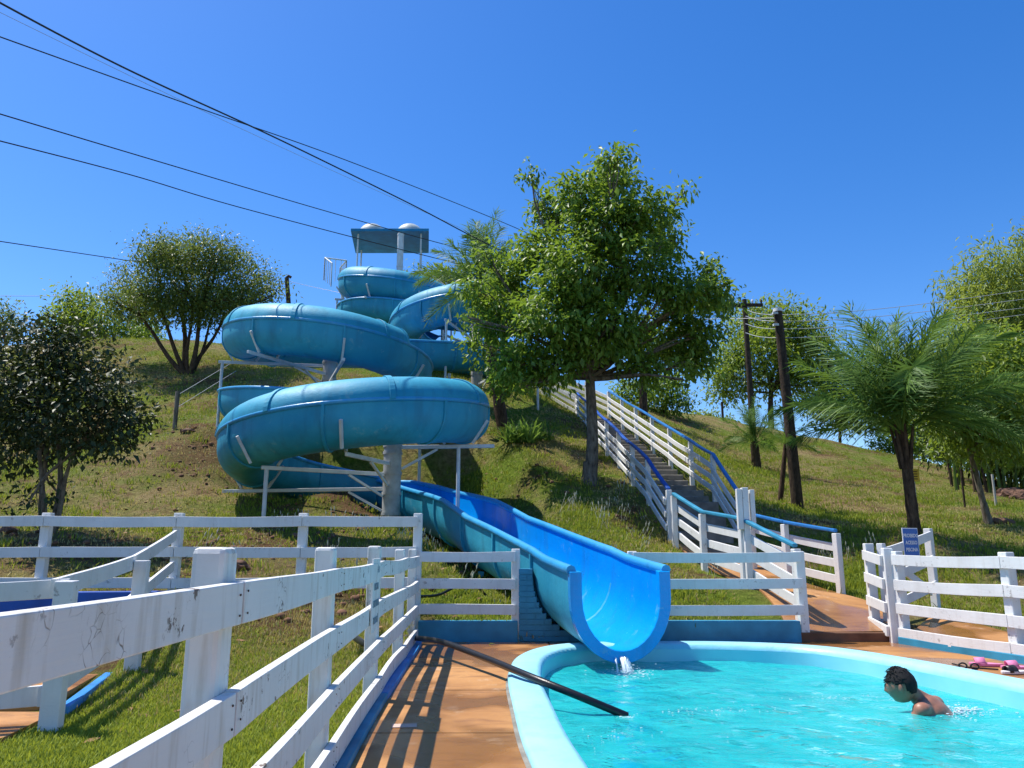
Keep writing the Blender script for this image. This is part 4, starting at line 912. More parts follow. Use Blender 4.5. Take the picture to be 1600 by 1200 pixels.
def palm(label, b, crown, r0, nf_, scale, name='palm_tree', droop=0.0, up=.5, group='feather palms on the slopes'):
    t = thing(name, b, label, 'palm', group); mb = MB(); pts = [b - Vector((0, 0, .2)) + (crown - b + Vector((0, 0, .2))) * f for f in np.linspace(0, 1, 12)]
    mb.tube(pts, [r0 * (1.15 - .35 * f + .06 * math.sin(40 * f)) for f in np.linspace(0, 1, 12)], 10); mb.build('trunk', BARK_D, t)
    for k in range(nf_):
        f = k / nf_; el = R(88) * (1 - f) ** .68 + R(22 - droop * 40) * f ** 3; az = k * 2.39996 + random.uniform(-.25, .25)
        o = bpy.data.objects.new('frond', FM[min(3, int(f * 2.6 + random.random() * 1.2))]); C.objects.link(o); o.parent = t
        o.location = crown - b + Vector((0, 0, -.12 * f)); o.rotation_euler = (random.uniform(-.4, .4), -el, az); s = scale * random.uniform(.82, 1.08) * (1.0 if f > .12 else .85); o.scale = (s, s, s)
    if scale > .8:
        for k in range(7):
            a = k * .9; d = Vector((math.cos(a), math.sin(a), 0)); mb = MB(); mb.tube([crown + d * r0 * .7 + Vector((0, 0, -.75)), crown + d * (r0 * .9 + .05) + Vector((0, 0, -.3)), crown + d * (r0 * .5 + .16) + Vector((0, 0, .1))], [.05, .035, .02], 6); mb.build('leaf_base', BARK_D, t)
    return t
pb = base(1416, 15); palm('large feathery palm behind the open white gate', pb, P(1410, 672, 15), .105, 36, 1.04, droop=.25)
pb = base(1182, 27); palm('small young palm at the foot of the rusty utility pole', pb, P(1180, 690, 27), .13, 16, .62, droop=.8)
pb = base(1236, 20.6); palm('little palm drooping round the base of the grey wooden pole', pb + Vector((-.35, .3, 0)), P(1228, 690, 20.8), .07, 9, .42, droop=1.0)
pb = base(788, 22); palm('palm standing behind the slide with fronds drooping over the upper coils', pb, P(752, 448, 22), .16, 24, .92, droop=.8)
pb = base(1007, 31); t = palm('slim palm trunk beyond the stairs under the main tree crown', pb, P(1004, 560, 31), .17, 14, .7, droop=.6)
# spiky plant at the foot of the slope palm and loose shrubs
def spiky(label, b, n, L, mat, name='spiky_plant'):
    t = thing(name, b, label, 'plant')
    mb = []
    V = []; Fc = []; T = []
    for k in range(n):
        az = random.uniform(0, 6.283); el = R(random.uniform(15, 80)); d = Vector((math.cos(az) * math.cos(el), math.sin(az) * math.cos(el), math.sin(el))); s = Vector((-math.sin(az), math.cos(az), 0)) * .03
        o = b + Vector((random.uniform(-.4, .4), random.uniform(-.4, .4), -.05)); l = L * random.uniform(.6, 1.1); m = o + d * l * .55; tip = o + d * l - Vector((0, 0, .28 * l)); i = len(V)
        V += [o - s, o + s, m + s, m - s, tip]; Fc += [(i, i + 1, i + 2, i + 3), (i + 3, i + 2, i + 4)]; T += [random.random()] * 5
    me = bpy.data.meshes.new('blades'); me.from_pydata([tuple(v - b) for v in V], [], Fc); at = me.attributes.new('tint', 'FLOAT', 'POINT'); at.data.foreach_set('value', np.array(T, np.float32)); link(me, 'foliage', t, mat)
spiky('dark spiky plant on the slope between slide and main tree', base(812, 20.6), 150, 1.0, L_PALM)
spiky('smaller spiky plant beside the dark spiky plant by the slide', base(838, 21.5), 80, .8, L_PALM)

# grass as stuff: blades and weeds scattered over the slopes
def tuft_mesh(nb, hgt, spread, wd, mat, name, seed, seedhead=False):
    r_ = np.random.default_rng(seed); V = []; Fc = []; T = []
    for k in range(nb):
        a = r_.uniform(0, 6.283); o = np.array([r_.normal() * spread, r_.normal() * spread, -.01]); l = hgt * r_.uniform(.55, 1.2); ln = r_.uniform(.15, .75) * l
        d = np.array([math.cos(a), math.sin(a), 0]); s = np.array([-math.sin(a), math.cos(a), 0]) * wd; i = len(V)
        V += [o - s, o + s, o + d * ln * .4 + s * .7 + [0, 0, l * .6], o + d * ln * .4 - s * .7 + [0, 0, l * .6], o + d * ln + [0, 0, l]]
        Fc += [(i, i + 1, i + 2, i + 3), (i + 3, i + 2, i + 4)]; T += [r_.random()] * 5
    me = bpy.data.meshes.new(name); me.from_pydata([tuple(v) for v in V], [], Fc); at = me.attributes.new('tint', 'FLOAT', 'POINT'); at.data.foreach_set('value', np.array(T, np.float32))
    me.materials.append(mat); return bpy.data.objects.new(name, me)
def scatter(name, pts, tuft, smin, smax, label=None):
    me = bpy.data.meshes.new(name); me.vertices.add(len(pts)); me.vertices.foreach_set('co', np.asarray(pts, np.float32).ravel())
    o = bpy.data.objects.new(name, me); C.objects.link(o); tag(o, label, None, None, 'stuff')
    ng = bpy.data.node_groups.new(name, 'GeometryNodeTree'); ng.interface.new_socket('Geometry', in_out='INPUT', socket_type='NodeSocketGeometry'); ng.interface.new_socket('Geometry', in_out='OUTPUT', socket_type='NodeSocketGeometry')
    gi_, go_ = ng.nodes.new('NodeGroupInput'), ng.nodes.new('NodeGroupOutput'); ip = ng.nodes.new('GeometryNodeInstanceOnPoints'); oi = ng.nodes.new('GeometryNodeObjectInfo'); oi.inputs[0].default_value = tuft
    rv = ng.nodes.new('FunctionNodeRandomValue'); rv.data_type = 'FLOAT_VECTOR'; rv.inputs[0].default_value = (-.25, -.25, 0); rv.inputs[1].default_value = (.25, .25, 6.283)
    rs = ng.nodes.new('FunctionNodeRandomValue'); rs.data_type = 'FLOAT'; rs.inputs[2].default_value = smin; rs.inputs[3].default_value = smax; rs.inputs['Seed'].default_value = 5
    mp = ng.nodes.new('GeometryNodeMeshToPoints'); L = ng.links.new
    L(gi_.outputs[0], mp.inputs[0]); L(mp.outputs[0], ip.inputs['Points']); L(oi.outputs['Geometry'], ip.inputs['Instance']); L(rv.outputs[0], ip.inputs['Rotation']); L(rs.outputs[1], ip.inputs['Scale']); L(ip.outputs[0], go_.inputs[0])
    md = o.modifiers.new('scatter', 'NODES'); md.node_group = ng; return o
PATHP = [(3.1, 10), (3.0, 15), (2.3, 28), (3.8, 28.6), (4.6, 15), (5.2, 12.4), (5.1, 11.2), (6.1, 11.5), (6.4, 9.6), (6.7, 7.8), (7.4, 5), (6, 5), (4.7, 10)]
RAMPP = [tuple(v.to_2d()) for v in (G(-80, 1180, .05), G(92, 1112, .05), G(200, 1036, .05), G(150, 1015, .05), G(-80, 1030, .05))]
def clean(x, y):
    ok = ~inpoly(x, y, DECKPOLY) & ~inpoly(x, y, PATHP) & ~inpoly(x, y, RAMPP); return ok
fbm_cache = None
def patch(x, y, s, seed):                # cheap smooth noise for patchiness
    v = 0
    for k, (a, f_) in enumerate(((1, 1), (.6, 2.3), (.4, 5.1))):
        v = v + a * np.sin(x * s * f_ + seed * 1.3 + 1.7 * np.sin(y * s * f_ * .8 + seed)) * np.cos(y * s * f_ * 1.1 + seed * .7 + np.sin(x * s * f_ * .7))
    return v
def fill(n, x0, x1, y0, y1, dens=None):
    x = rng.uniform(x0, x1, n); y = rng.uniform(y0, y1, n); ok = clean(x, y)
    if dens is not None: ok &= rng.random(n) < dens(x, y)
    x, y = x[ok], y[ok]; return np.stack([x, y, zt(x, y) if len(x) else x], 1)
soilf = lambda x, y: sum(a * np.exp(-((x - sx) / rx_) ** 2 - ((y - sy) / ry_) ** 2) for sx, sy, rx_, ry_, a in soil_spots).clip(0, 1)
lushf = lambda x, y: sum(a * np.exp(-((x - sx) / rx_) ** 2 - ((y - sy) / ry_) ** 2) for sx, sy, rx_, ry_, a in lush_spots).clip(0, 1)
scatter('grass', fill(95000, -5.5, -.95, 1.6, 10, lambda x, y: (1 - .9 * soilf(x, y)) * np.clip(1.35 - y / 9, .25, 1)), tuft_mesh(8, .036, .024, .0034, GRASS, 'grass_tuft', 1), .6, 1.45)
scatter('grass', fill(26000, -6, 7.5, 10.1, 16, lambda x, y: np.clip(.35 + .35 * patch(x, y, .9, 2) + .6 * lushf(x, y), .05, 1) * (1 - .85 * soilf(x, y))), tuft_mesh(9, .055, .045, .0045, GRASS, 'grass_tuft', 2), .6, 1.5)
scatter('grass', fill(52000, -22, 18, 13, 36, lambda x, y: np.clip(.25 + .4 * patch(x, y, .6, 4) + .6 * lushf(x, y), .03, 1) * (1 - .85 * soilf(x, y))), tuft_mesh(11, .065, .09, .008, GRASS, 'grass_tuft', 3), .6, 1.7)
scatter('dry_grass', fill(60000, -18, 16, 10.1, 32, lambda x, y: np.clip(.3 - .35 * patch(x, y, .6, 4), .05, 1)), tuft_mesh(9, .05, .08, .007, DRYG, 'dry_tuft', 4), .6, 1.5)
scatter('dry_grass', fill(9000, -5, -1, 5, 10, lambda x, y: np.clip((y - 5) / 5, 0, 1) * .8), tuft_mesh(7, .045, .03, .0035, DRYG, 'dry_tuft', 5), .6, 1.4)
lm = MB(); lm.add([(-.05, 0, .012), (0, .018, .02), (.055, 0, .012), (0, -.018, .006)], [(0, 3, 2), (0, 2, 1)]); lm = lm.mesh('fallen_leaf'); lm.materials.append(m_plain('dead_leaf', (.26, .14, .06), .8, .4, 3)); lfo = bpy.data.objects.new('fallen_leaf', lm)
scatter('fallen_leaves', fill(1500, -12, 10, 2, 26), lfo, .6, 1.5)
cm = MB(); cm.ell((0, 0, .01), (.05, .04, .028), 6, 4); cm = cm.mesh('clod'); cm.materials.append(RED_SOIL); clo = bpy.data.objects.new('clod', cm)
scatter('soil_clods', fill(9000, -14, 8, 9, 29, lambda x, y: soilf(x, y) ** 1.5 * .9), clo, .4, 1.6)
scatter('grass', fill(5200, -16, 14, 10.3, 30, lambda x, y: np.clip(.25 + .5 * patch(x, y, .9, 7) + .5 * lushf(x, y), .05, 1) * (1 - .6 * soilf(x, y))), tuft_mesh(22, .10, .10, .008, GRASS, 'grass_clump', 6), .6, 1.5)
# weeds with pale seed heads
def weed_mesh():
    mb = MB()
    for k in range(5):
        a = random.uniform(0, 6.28); o = Vector((random.gauss(0, .08), random.gauss(0, .08), 0)); h = random.uniform(.13, .30); e = o + Vector((math.cos(a) * .1, math.sin(a) * .1, h))
        mb.tube([o, o.lerp(e, .6) + Vector((0, 0, .02)), e], [.003, .002, .002], 4, False); mb.tube([e, e + Vector((0, 0, .035)), e + Vector((.01, 0, .075))], [.005, .011, .003], 5, True)
    me = mb.mesh('weed'); me.materials.append(SEED); return bpy.data.objects.new('weed', me)
wpts = []
for px, Y, sx_, sy_, n_ in ((560, 14.6, .9, .5, 18), (640, 14.4, .5, .5, 8), (985, 13.6, .9, .9, 12), (1010, 14.6, .6, .8, 5), (520, 12, .9, .5, 9), (760, 11.2, .6, .3, 4), (1255, 14.2, .8, .4, 8), (930, 16, .6, .8, 6)):
    c = P(px, 800, Y)
    for _ in range(n_):
        x, y = random.gauss(c.x, sx_), random.gauss(Y, sy_); wpts.append((x, y, z1(x, y)))
wpts = [p for p in wpts if clean(np.array(p[0]), np.array(p[1]))]
scatter('weeds', wpts, weed_mesh(), .6, 1.25)

# ------------------------------------------------------------------ poles, wires, small things on the slope
def pole(label, b, top, r0, r1, mat, group='utility poles on the hill', crossarm=None):
    t = thing('utility_pole', b, label, 'utility pole', group); mb = MB(); mb.tube([b - dz_ * .3, b.lerp(top, .5), top], [r0, (r0 + r1) / 2, r1], 12); mb.build('pole', mat, t)
    if crossarm:
        w2, dn = crossarm; c = top - dz_ * dn; mb = MB(); mb.box(c + Vector((0, -.14, 0)), (w2, .09, .12)); a = mb.build('crossarm', mat, t, .008)
        for s in (-.46, -.2, .2, .46):
            mb = MB(); q = c + Vector((s * w2, -.14, .06)); mb.tube([q, q + dz_ * .05, q + dz_ * .12, q + dz_ * .16], [.015, .04, .045, .02], 8); mb.build('insulator', OFFWHITE if abs(s) < .3 else BARK_D, a)
    return t
p1b = base(1178, 27.6); p1t = P(1163, 468, 27.6); pole('rusty brown utility pole with crossarm left of the grey wooden pole', p1b, p1t, .12, .085, BARK_P, crossarm=(1.25, .26))
p2b = base(1240, 20.4); p2t = P(1215, 484, 20.4); t = pole('thick grey wooden utility pole standing by the walkway right of the stairs', p2b, p2t, .155, .11, BARK_P)
mb = MB(); mb.tube([p2t - dz_ * .06, p2t + dz_ * .03], [.13, .12], 12); mb.build('cap', WHITE_METAL, t)
for dz2 in (.12, .45): mb = MB(); mb.box(p2t + Vector((-.1, -.06, -dz2)), (.14, .1, .06)); mb.build('bracket', WHITE_METAL, t)
p3b = base(448, 39); p3t = P(448, 434, 39); t = pole('dark distant utility pole behind the second slide coil', p3b, p3t, .14, .11, BARK_P); mb = MB(); mb.tube([p3t, p3t + Vector((.1, 0, .1)), p3t + Vector((.22, 0, .02))], .08, 8); mb.build('cap', BARK_P, t)
def wire(pts, r, mat, label, grp='overhead wires crossing the sky'):
    pts = catmull(pts, 10, False); mb = MB(); mb.tube(pts, r, 5); o = mb.build('overhead_wire', mat); tag(o, label, 'wire', grp)
wire([P(-60, -28, 9), P(190, 104, 11.5), P(430, 215, 14.5), P(640, 318, 18), P(790, 394, 21), P(960, 460, 25), P(1140, 497, 27.4)], .016, WIRE, 'thickest dark cable descending from the top left corner to the rusty pole')
wire([P(-60, 36, 11), P(300, 165, 15), P(540, 250, 19), P(780, 345, 24), P(1000, 440, 27), P(1150, 481, 27.5)], .012, WIRE, 'second dark cable from the upper left meeting the thickest cable in the sky')
wire([P(-60, 160, 12), P(250, 253, 16), P(510, 330, 21), P(703, 384, 24), P(930, 440, 26), P(1172, 478, 27.5)], .013, WIRE, 'dark wire passing just above the slide tower roof')
wire([P(-60, 205, 12), P(200, 272, 16), P(397, 330, 19), P(737, 417, 24), P(950, 462, 26), P(1186, 482, 27.5)], .013, WIRE, 'dark wire crossing in front of the slide tower roof')
wire([P(-60, 368, 20), P(200, 407, 28), P(340, 428, 34), P(447, 441, 38.9)], .016, WIRE, 'wire running from the left edge to the distant dark pole')
wire([P(-60, 462, 40), P(160, 461, 40), P(448, 444, 39)], .013, WIRE, 'thin level wire low over the left crest')
wire([P(449, 439, 38.9), P(520, 455, 38), P(700, 490, 34), P(900, 500, 28), P(1212, 497, 20.5)], .011, WIRE_L, 'pale wire from the distant pole past the tree to the grey pole')
wire([P(-60, -10, 14), P(300, 165, 19), P(560, 285, 24), P(800, 392, 30)], .006, WIRE_L, 'faint pale thin wire beside the thickest cable')
for k, (y0, y1, ya) in enumerate(((492, 448, 470), (502, 462, 482), (514, 476, 494), (528, 486, 507))):
    wire([P(1165, y0 - 8, 27), P(1218, y0, 20.6), P(1400, ya + 10, 22), P(1640, y1, 26)], .009, WIRE_L, ('top', 'second', 'third', 'lowest')[k] + ' of the four pale wires from the grey pole to the bamboo')
# wire fence posts
def thin_post(label, px, Y, hpx, r=.04, mat=BARK_P):
    b = base(px, Y); q = (b - cam.location).length / FPX; mb = MB(); h = hpx * q; mb.tube([b - dz_ * .15, b + dz_ * h], r, 7); o = mb.build('fence_post', mat); tag(o, label, 'fence post', 'thin posts on the slopes'); return b, b + dz_ * h
a0, a1 = thin_post('grey stake on the left slope below the vase shaped tree', 270, 20.5, 56, .06, BARK)
b1_ = base(360, 26); mb = MB(); mb.tube([a1 - dz_ * .1, Vector((b1_.x, b1_.y, b1_.z + .9))], .008, 4); tag(mb.build('fence_wire', WIRE_L), 'upper strand of wire running uphill from the grey stake', 'wire')
mb = MB(); mb.tube([a1 - dz_ * .45, Vector((b1_.x, b1_.y, b1_.z + .5))], .008, 4); tag(mb.build('fence_wire', WIRE_L), 'lower strand of wire running uphill from the grey stake', 'wire')
thin_post('dark thin stake on the ridge right of the stairs', 1132, 38, 28, .06)
thin_post('thin dark stake right of the large palm', 1497, 22.5, 40, .03); thin_post('pale thin stake in front of the bamboo, left one', 1524, 25, 42, .03, CONC); thin_post('pale thin stake in front of the bamboo, right one', 1545, 24, 42, .035, CONC)
yb = base(1421, 19); ys_ = thing('sign', yb, 'small yellow lettered sign on a white post behind the large palm', 'sign'); q = (yb - cam.location).length / FPX
mb = MB(); mb.tube([yb - dz_ * .1, yb + dz_ * 75 * q], .045, 8); mb.build('post', WHITE_METAL, ys_)
pc_ = yb + dz_ * 60 * q + Vector((-.05, -.07, 0)); mb = MB(); mb.box(pc_, (.36, .02, .30)); mb.build('panel', SIGN_Y, ys_)
for k in range(4): mb = MB(); mb.box(pc_ + Vector((0, -.013, .09 - k * .06)), (.26, .004, .022)); mb.build('text_line', BARK_D, ys_)
def rock(label, px, Y, s, mat=ROCK, name='rock'):
    b = base(px, Y); bm = bmesh.new(); bmesh.ops.create_icosphere(bm, subdivisions=3, radius=1)
    sd = random.uniform(0, 50)
    for v in bm.verts:
        k = 1 + .35 * noise.noise(v.co * 1.6 + Vector((sd, 0, 0))) + .12 * noise.noise(v.co * 4 + Vector((0, sd, 0))); v.co = Vector((v.co.x * s[0] * k, v.co.y * s[1] * k, v.co.z * s[2] * k))
    me = bpy.data.meshes.new(name); bm.to_mesh(me); bm.free(); o = link(me, name, None, mat); o.location = b + dz_ * s[2] * .3; tag(o, label, 'rock', None)
rock('reddish chunk of stone lying on the grass right of the slim trunk', 1549, 18.6, (.28, .16, .12)); rock('brown boulder at the dark bamboo edge, left one', 1568, 27, (.42, .3, .26)); rock('pinkish boulder at the right edge by the bamboo', 1588, 26.4, (.45, .3, .24))
rock('flat stone on the slope beneath the grey stake', 292, 20, (.22, .15, .07)); rock('small stone among the weeds at the foot of the left slope', 30, 12.5, (.18, .12, .09)); rock('dark stone below the left fence rails', 380, 11.3, (.2, .15, .1))

# ------------------------------------------------------------------ pool side things
# swimmer
hp = G(1409, 1075, 0); Yp = G(1452, 1112, WZ).y
def S(px, py, dy=0): return P(px, py, Yp + dy)
sw = thing('person', S(1455, 1112), 'dark haired person wading bare backed in the pool, turned to the left', 'person')
neck = S(1432, 1091, -.0)
head_c = S(1408, 1071, .0)
def skin_body(name, verts, edges, radii, mat, parent, sub=2):
    me = bpy.data.meshes.new(name); me.from_pydata([tuple(Vector(v) - ROOT[parent]) for v in verts], edges, []); o = link(me, name, parent, mat)
    md = o.modifiers.new('skin', 'SKIN'); md.use_smooth_shade = True
    for v, r in zip(me.skin_vertices[0].data, radii): v.radius = (r, r) if not hasattr(r, '__len__') else r
    me.skin_vertices[0].data[0].use_root = True
    s = o.modifiers.new('smooth', 'SUBSURF'); s.levels = sub; s.render_levels = sub; return o
# travel direction of the body: away to the left, torso leaning forward
fwd = Vector((-.74, .67, 0)).normalized(); lat = Vector((fwd.y, -fwd.x, 0)).normalized()   # lat = body's right
pel = S(1492, 1126, -.05) + Vector((0, 0, -.13)); 
chest = S(1450, 1106, .02); sh = S(1450, 1094, .02)
nk = S(1431, 1087, .02)
rs, ls = sh + lat * .19 + Vector((0, 0, -.055)), sh - lat * .19 + Vector((0, 0, -.05))
def cap(mb, a, b, ra, rb, n=7, fl=1.0):
    for i in range(n):
        f = i / (n - 1); r_ = ra + (rb - ra) * f; mb.ell(Vector(a).lerp(Vector(b), f), (r_, r_, r_), 14, 10)
Mb = Matrix((lat, fwd, Vector((0, 0, 1)))).transposed()
mb = MB()
up_ = (sh - pel).normalized(); rotb = Matrix((lat, lat.cross(up_) * -1, up_)).transposed()
for f, wd, dp in ((0, .155, .105), (.2, .145, .10), (.4, .15, .105), (.6, .168, .115), (.78, .178, .112), (.92, .165, .095)):
    mb.ell(pel.lerp(sh, f) + Vector((0, 0, -.045)), (wd, dp, .12), 18, 12, 0, rotb)
for q in (rs, ls): mb.ell(q, (.070, .070, .066), 14, 10)
cap(mb, sh + Vector((0, 0, -.05)) + lat * .02, nk + Vector((0, 0, .0)), .085, .060); cap(mb, nk, nk.lerp(head_c, .6), .060, .056)
for q, sg_ in ((rs, 1), (ls, -1)):
    cap(mb, sh + Vector((0, 0, -.05)), q, .075, .066, 5)          # slope of the shoulders
    el = q + fwd * .13 + lat * sg_ * .07 + Vector((0, 0, -.22)); wr_ = el + fwd * .24 - lat * sg_ * .03 + Vector((0, 0, -.06)); cap(mb, q, el, .056, .044, 9); cap(mb, el, wr_, .044, .030, 9)
    mb.ell(wr_ + fwd * .06, (.042, .075, .018), 12, 8, 0, Mb)
    for k in range(4): o_ = wr_ + fwd * .11 + lat * (k - 1.5) * .022; cap(mb, o_, o_ + fwd * (.075 - .008 * abs(k - 1.3)) + Vector((0, 0, -.015)), .0105, .0085, 6)
    o_ = wr_ + fwd * .03 - lat * sg_ * .035; cap(mb, o_, o_ + fwd * .05 - lat * sg_ * .03, .012, .009, 5)
for sg_ in (-1, 1):
    kn_ = pel + lat * sg_ * .11 - fwd * .10 + Vector((0, 0, -.44)); an = kn_ - fwd * .16 + Vector((0, 0, -.40)); cap(mb, pel + lat * sg_ * .09 + Vector((0, 0, -.08)), kn_, .085, .058, 9); cap(mb, kn_, an, .056, .040, 9); mb.ell(an + fwd * .07 + Vector((0, 0, -.03)), (.045, .11, .035), 12, 8, 0, Mb)
body = mb.build('body', SKIN, sw); md = body.modifiers.new('remesh', 'REMESH'); md.mode = 'VOXEL'; md.voxel_size = .009; md.use_smooth_shade = True
md = body.modifiers.new('smooth', 'SMOOTH'); md.factor = .5; md.iterations = 9
# head: face left and slightly away, tipped down
def head(center, fw, scale, parent):
    zax = Vector((0, 0, 1)); fw = fw.normalized(); rt = fw.cross(zax).normalized(); upv = rt.cross(fw).normalized()
    bm = bmesh.new(); bmesh.ops.create_uvsphere(bm, u_segments=32, v_segments=24, radius=1)
    for v in bm.verts:
        x, y, z = v.co                    # x right, y front, z up
        jaw = max(0, -z)
        xx = x * (.077 - .022 * jaw ** 1.5 * 1.0); yy = y * .097 + (.006 if y > 0 else -.004); zz = z * .115
        if y > 0: yy -= .018 * max(0, y) * max(0, z - .2); yy += .004 * jaw
        if y < 0: yy += .035 * jaw ** 1.3 * -y
        nose = math.exp(-(x / .14) ** 2 - ((z + .12) / .20) ** 2) * (y > .5); yy += .026 * nose
        brow = math.exp(-((z - .16) / .09) ** 2) * (y > .4); yy += .006 * brow
        eye = (math.exp(-((abs(x) - .36) / .14) ** 2 - ((z - .03) / .10) ** 2)) * (y > .3); yy -= .010 * eye
        lips = math.exp(-(x / .25) ** 2 - ((z + .47) / .07) ** 2) * (y > .3); yy += .008 * lips
        chin = math.exp(-(x / .3) ** 2 - ((z + .82) / .14) ** 2) * (y > -.1); yy += .012 * chin
        v.co = Vector((xx, yy, zz)) * scale
    M = Matrix((rt, fw, upv)).transposed()
    for v in bm.verts: v.co = M @ v.co + center - ROOT[parent]
    me = bpy.data.meshes.new('head'); bm.to_mesh(me); bm.free(); me.polygons.foreach_set('use_smooth', [True] * len(me.polygons)); h = link(me, 'head', parent, SKIN)
    for s in (-1, 1):                     # ears
        mb = MB(); e = center + M @ (Vector((s * .078, -.012, -.012)) * scale); mb.ell(e, (.012 * scale, .021 * scale, .034 * scale), 10, 8, 0, M @ Matrix.Rotation(s * .35, 3, 'Z')); mb.build('ear', SKIN, h)
    for s in (-1, 1):
        mb = MB(); e = center + M @ (Vector((s * .031, .083, .006)) * scale); mb.ell(e, (.013 * scale, .010 * scale, .009 * scale), 10, 8, 0, M); mb.build('eye', OFFWHITE, h)
    bm = bmesh.new(); bmesh.ops.create_uvsphere(bm, u_segments=40, v_segments=30, radius=1)
    dl = []
    for v in bm.verts:
        x, y, z = v.co; line = .34 if y > .42 else (.34 - (.42 - y) * 1.05 if y > -.25 else -.36 - .3 * max(0, -y - .25))
        if z < line - .04 or (abs(x) > .55 and -.42 < y < .12 and z < .10): dl.append(v)
        n_ = noise.noise(Vector((x * 9, y * 9, z * 3))) * .05 + noise.noise(Vector((x * 25, y * 25, z * 9))) * .035
        k = 1.045 + n_ * .8; jaw = max(0, -z)
        yy = y * .099 * k - .004 + (.030 * jaw ** 1.3 * -y if y < 0 else 0) - (.012 * max(0, y) * max(0, z - .2))
        v.co = Vector((x * (.080 - .012 * jaw) * k, yy, z * .119 * k))* scale
    bmesh.ops.delete(bm, geom=dl, context='VERTS')
    for v in bm.verts: v.co = M @ v.co + center - ROOT[parent]
    me = bpy.data.meshes.new('hair'); bm.to_mesh(me); bm.free(); me.polygons.foreach_set('use_smooth', [True] * len(me.polygons)); hr = link(me, 'hair', h, HAIR)
    sd = hr.modifiers.new('thick', 'SOLIDIFY'); sd.thickness = .004; sd.offset = 1
    mb = MB()
    for k in range(120):
        a = random.uniform(0, 6.28); el = random.uniform(.25, 1.5); p = Vector((.082 * math.cos(a) * math.cos(el), .10 * math.sin(a) * math.cos(el), .12 * math.sin(el))) * 1.07 * scale
        d = Vector((random.gauss(0, .6), random.gauss(.3, .6), random.gauss(0, .3))) * .035; q_ = p + d; q_ = q_.normalized() * (p.length * random.uniform(1.0, 1.07))
        mb.tube([center + M @ p, center + M @ ((p + q_) / 2 * 1.03), center + M @ q_], [.005, .004, .001], 4, False)
    mb.build('hair_strands', HAIR, h)
    return h
head(head_c, Vector((-.70, .60, -.26)), 1.10, sw)

# water pouring off the slide lip and foam where it lands
FOAM = N('white_water')
_gl = FOAM.n('BsdfPrincipled', {'Base Color': (.82, .92, .95, 1), 'Roughness': .12, 'Specular IOR Level': .8, 'Alpha': .8}); FOAM.t.links.new(_gl.outputs[0], FOAM.out.inputs[0]); FOAM = FOAM.m
m0 = PT[-1] + Vector((0, 0, -DS - DB + .03)); dfl = (PT[-1] - PT[-4]); dfl.z = 0; dfl.normalize()
wt = thing('falling_water', (m0.x, m0.y, WZ), 'thin stream of white water pouring off the slide lip', 'water stream')
for k in range(18):
    s = random.gauss(0, .03); v0 = random.uniform(.55, 1.0); pts = []; lat0 = LAT[-1]
    for f in np.linspace(0, 1, 7):
        tt = f * random.uniform(.17, .19); pts.append(m0 + lat0 * (s * (1 + .3 * f)) + dfl * v0 * tt * 1.1 + Vector((random.gauss(0, .004), 0, -.5 * 9.8 * tt * tt * 1.02)))
    mb = MB(); mb.tube(pts, [.014 * random.uniform(.4, 1.2) for _ in pts], 5); mb.build('water_strand', FOAM, wt)
def foam(center, rx_, ry_, n, smin, smax, up=.0):
    mb = MB()
    for _ in range(n):
        a = random.uniform(0, 6.28); r_ = abs(random.gauss(0, .5)); p = Vector((center.x + rx_ * r_ * math.cos(a), center.y + ry_ * r_ * math.sin(a), 0)); s = random.uniform(smin, smax)
        if not inpoly(np.array(p.x), np.array(p.y), PX): continue
        p.z = WZ + float(waves(np.array(p.x), np.array(p.y))) + random.random() ** 3 * up; mb.ell(p, (s * random.uniform(.7, 2.2), s, s * .35), 6, 4)
    o = mb.build('foam', FOAM); tag(o, kind='stuff')
foam(Vector((m0.x + dfl.x * .22, m0.y + dfl.y * .22, 0)), .30, .34, 300, .002, .010, .08)
foam(S(1500, 1118), .38, .22, 300, .003, .009, .03)
for px, py, a_, b_, n_ in ((1120, 1110, .8, .25, 60), (1300, 1090, .7, .2, 50), (980, 1118, .14, .06, 36), (950, 1150, .8, .3, 30)): foam(G(px, py, WZ), a_, b_, n_, .002, .006)

# pipe, hoses
pp = thing('pipe', G(690, 1004, .08), 'black suction pipe lying from the deck corner over the rim into the pool', 'pipe')
pts = catmull([P(600, 1003, 9.75), P(628, 998, 9.7), P(645, 997, 9.6), G(690, 1003, .17), G(760, 1029, .14), G(830, 1058, .105), G(905, 1088, -.0), G(980, 1119, WZ - .02)], 8, False)
mb = MB(); mb.tube(pts, .030, 12); mb.build('tube', BLACK, pp)
i_ = 10; mb = MB(); mb.tube([pts[i_], pts[i_ + 1], pts[i_ + 2]], .038, 12); mb.build('coupling', GREY_HOSE, pp)
gh = thing('hose', (-1.4, 8.6, .05), 'grey looped hose lying on the grass behind the near fence', 'hose')
mb = MB(); mb.tube(catmull([P(640, 1000, 9.7), P(600, 1015, 9.0), P(560, 1000, 8.4), P(553, 985, 8.3), P(562, 965, 8.5), P(585, 958, 9.0)], 10, False), .034, 10); mb.build('tube', GREY_HOSE, gh)
bh_ = thing('hose', (-.2, 11.5, .4), 'thin dark hose crossing the grass behind the left fence panel', 'hose'); mb = MB(); mb.tube(catmull([base(655, 10.6) + dz_ * .12, base(690, 11.0) + dz_ * .1, base(735, 11.6) + dz_ * .1, base(770, 11.8) + dz_ * .03], 8, False), .02, 8); mb.build('tube', BLACK, bh_)
# floor tile patch with paint mark on the deck
mp_ = MB(); c_ = G(632, 1133, .006); mp_.box((c_.x, c_.y, .003), (.16, .10, .004), .1); tag(mp_.build('floor_plate', m_white('pale_plate', .6, 3, (.62, .45, .36))), 'pale little plate set in the deck within the fence shadow', 'plate')
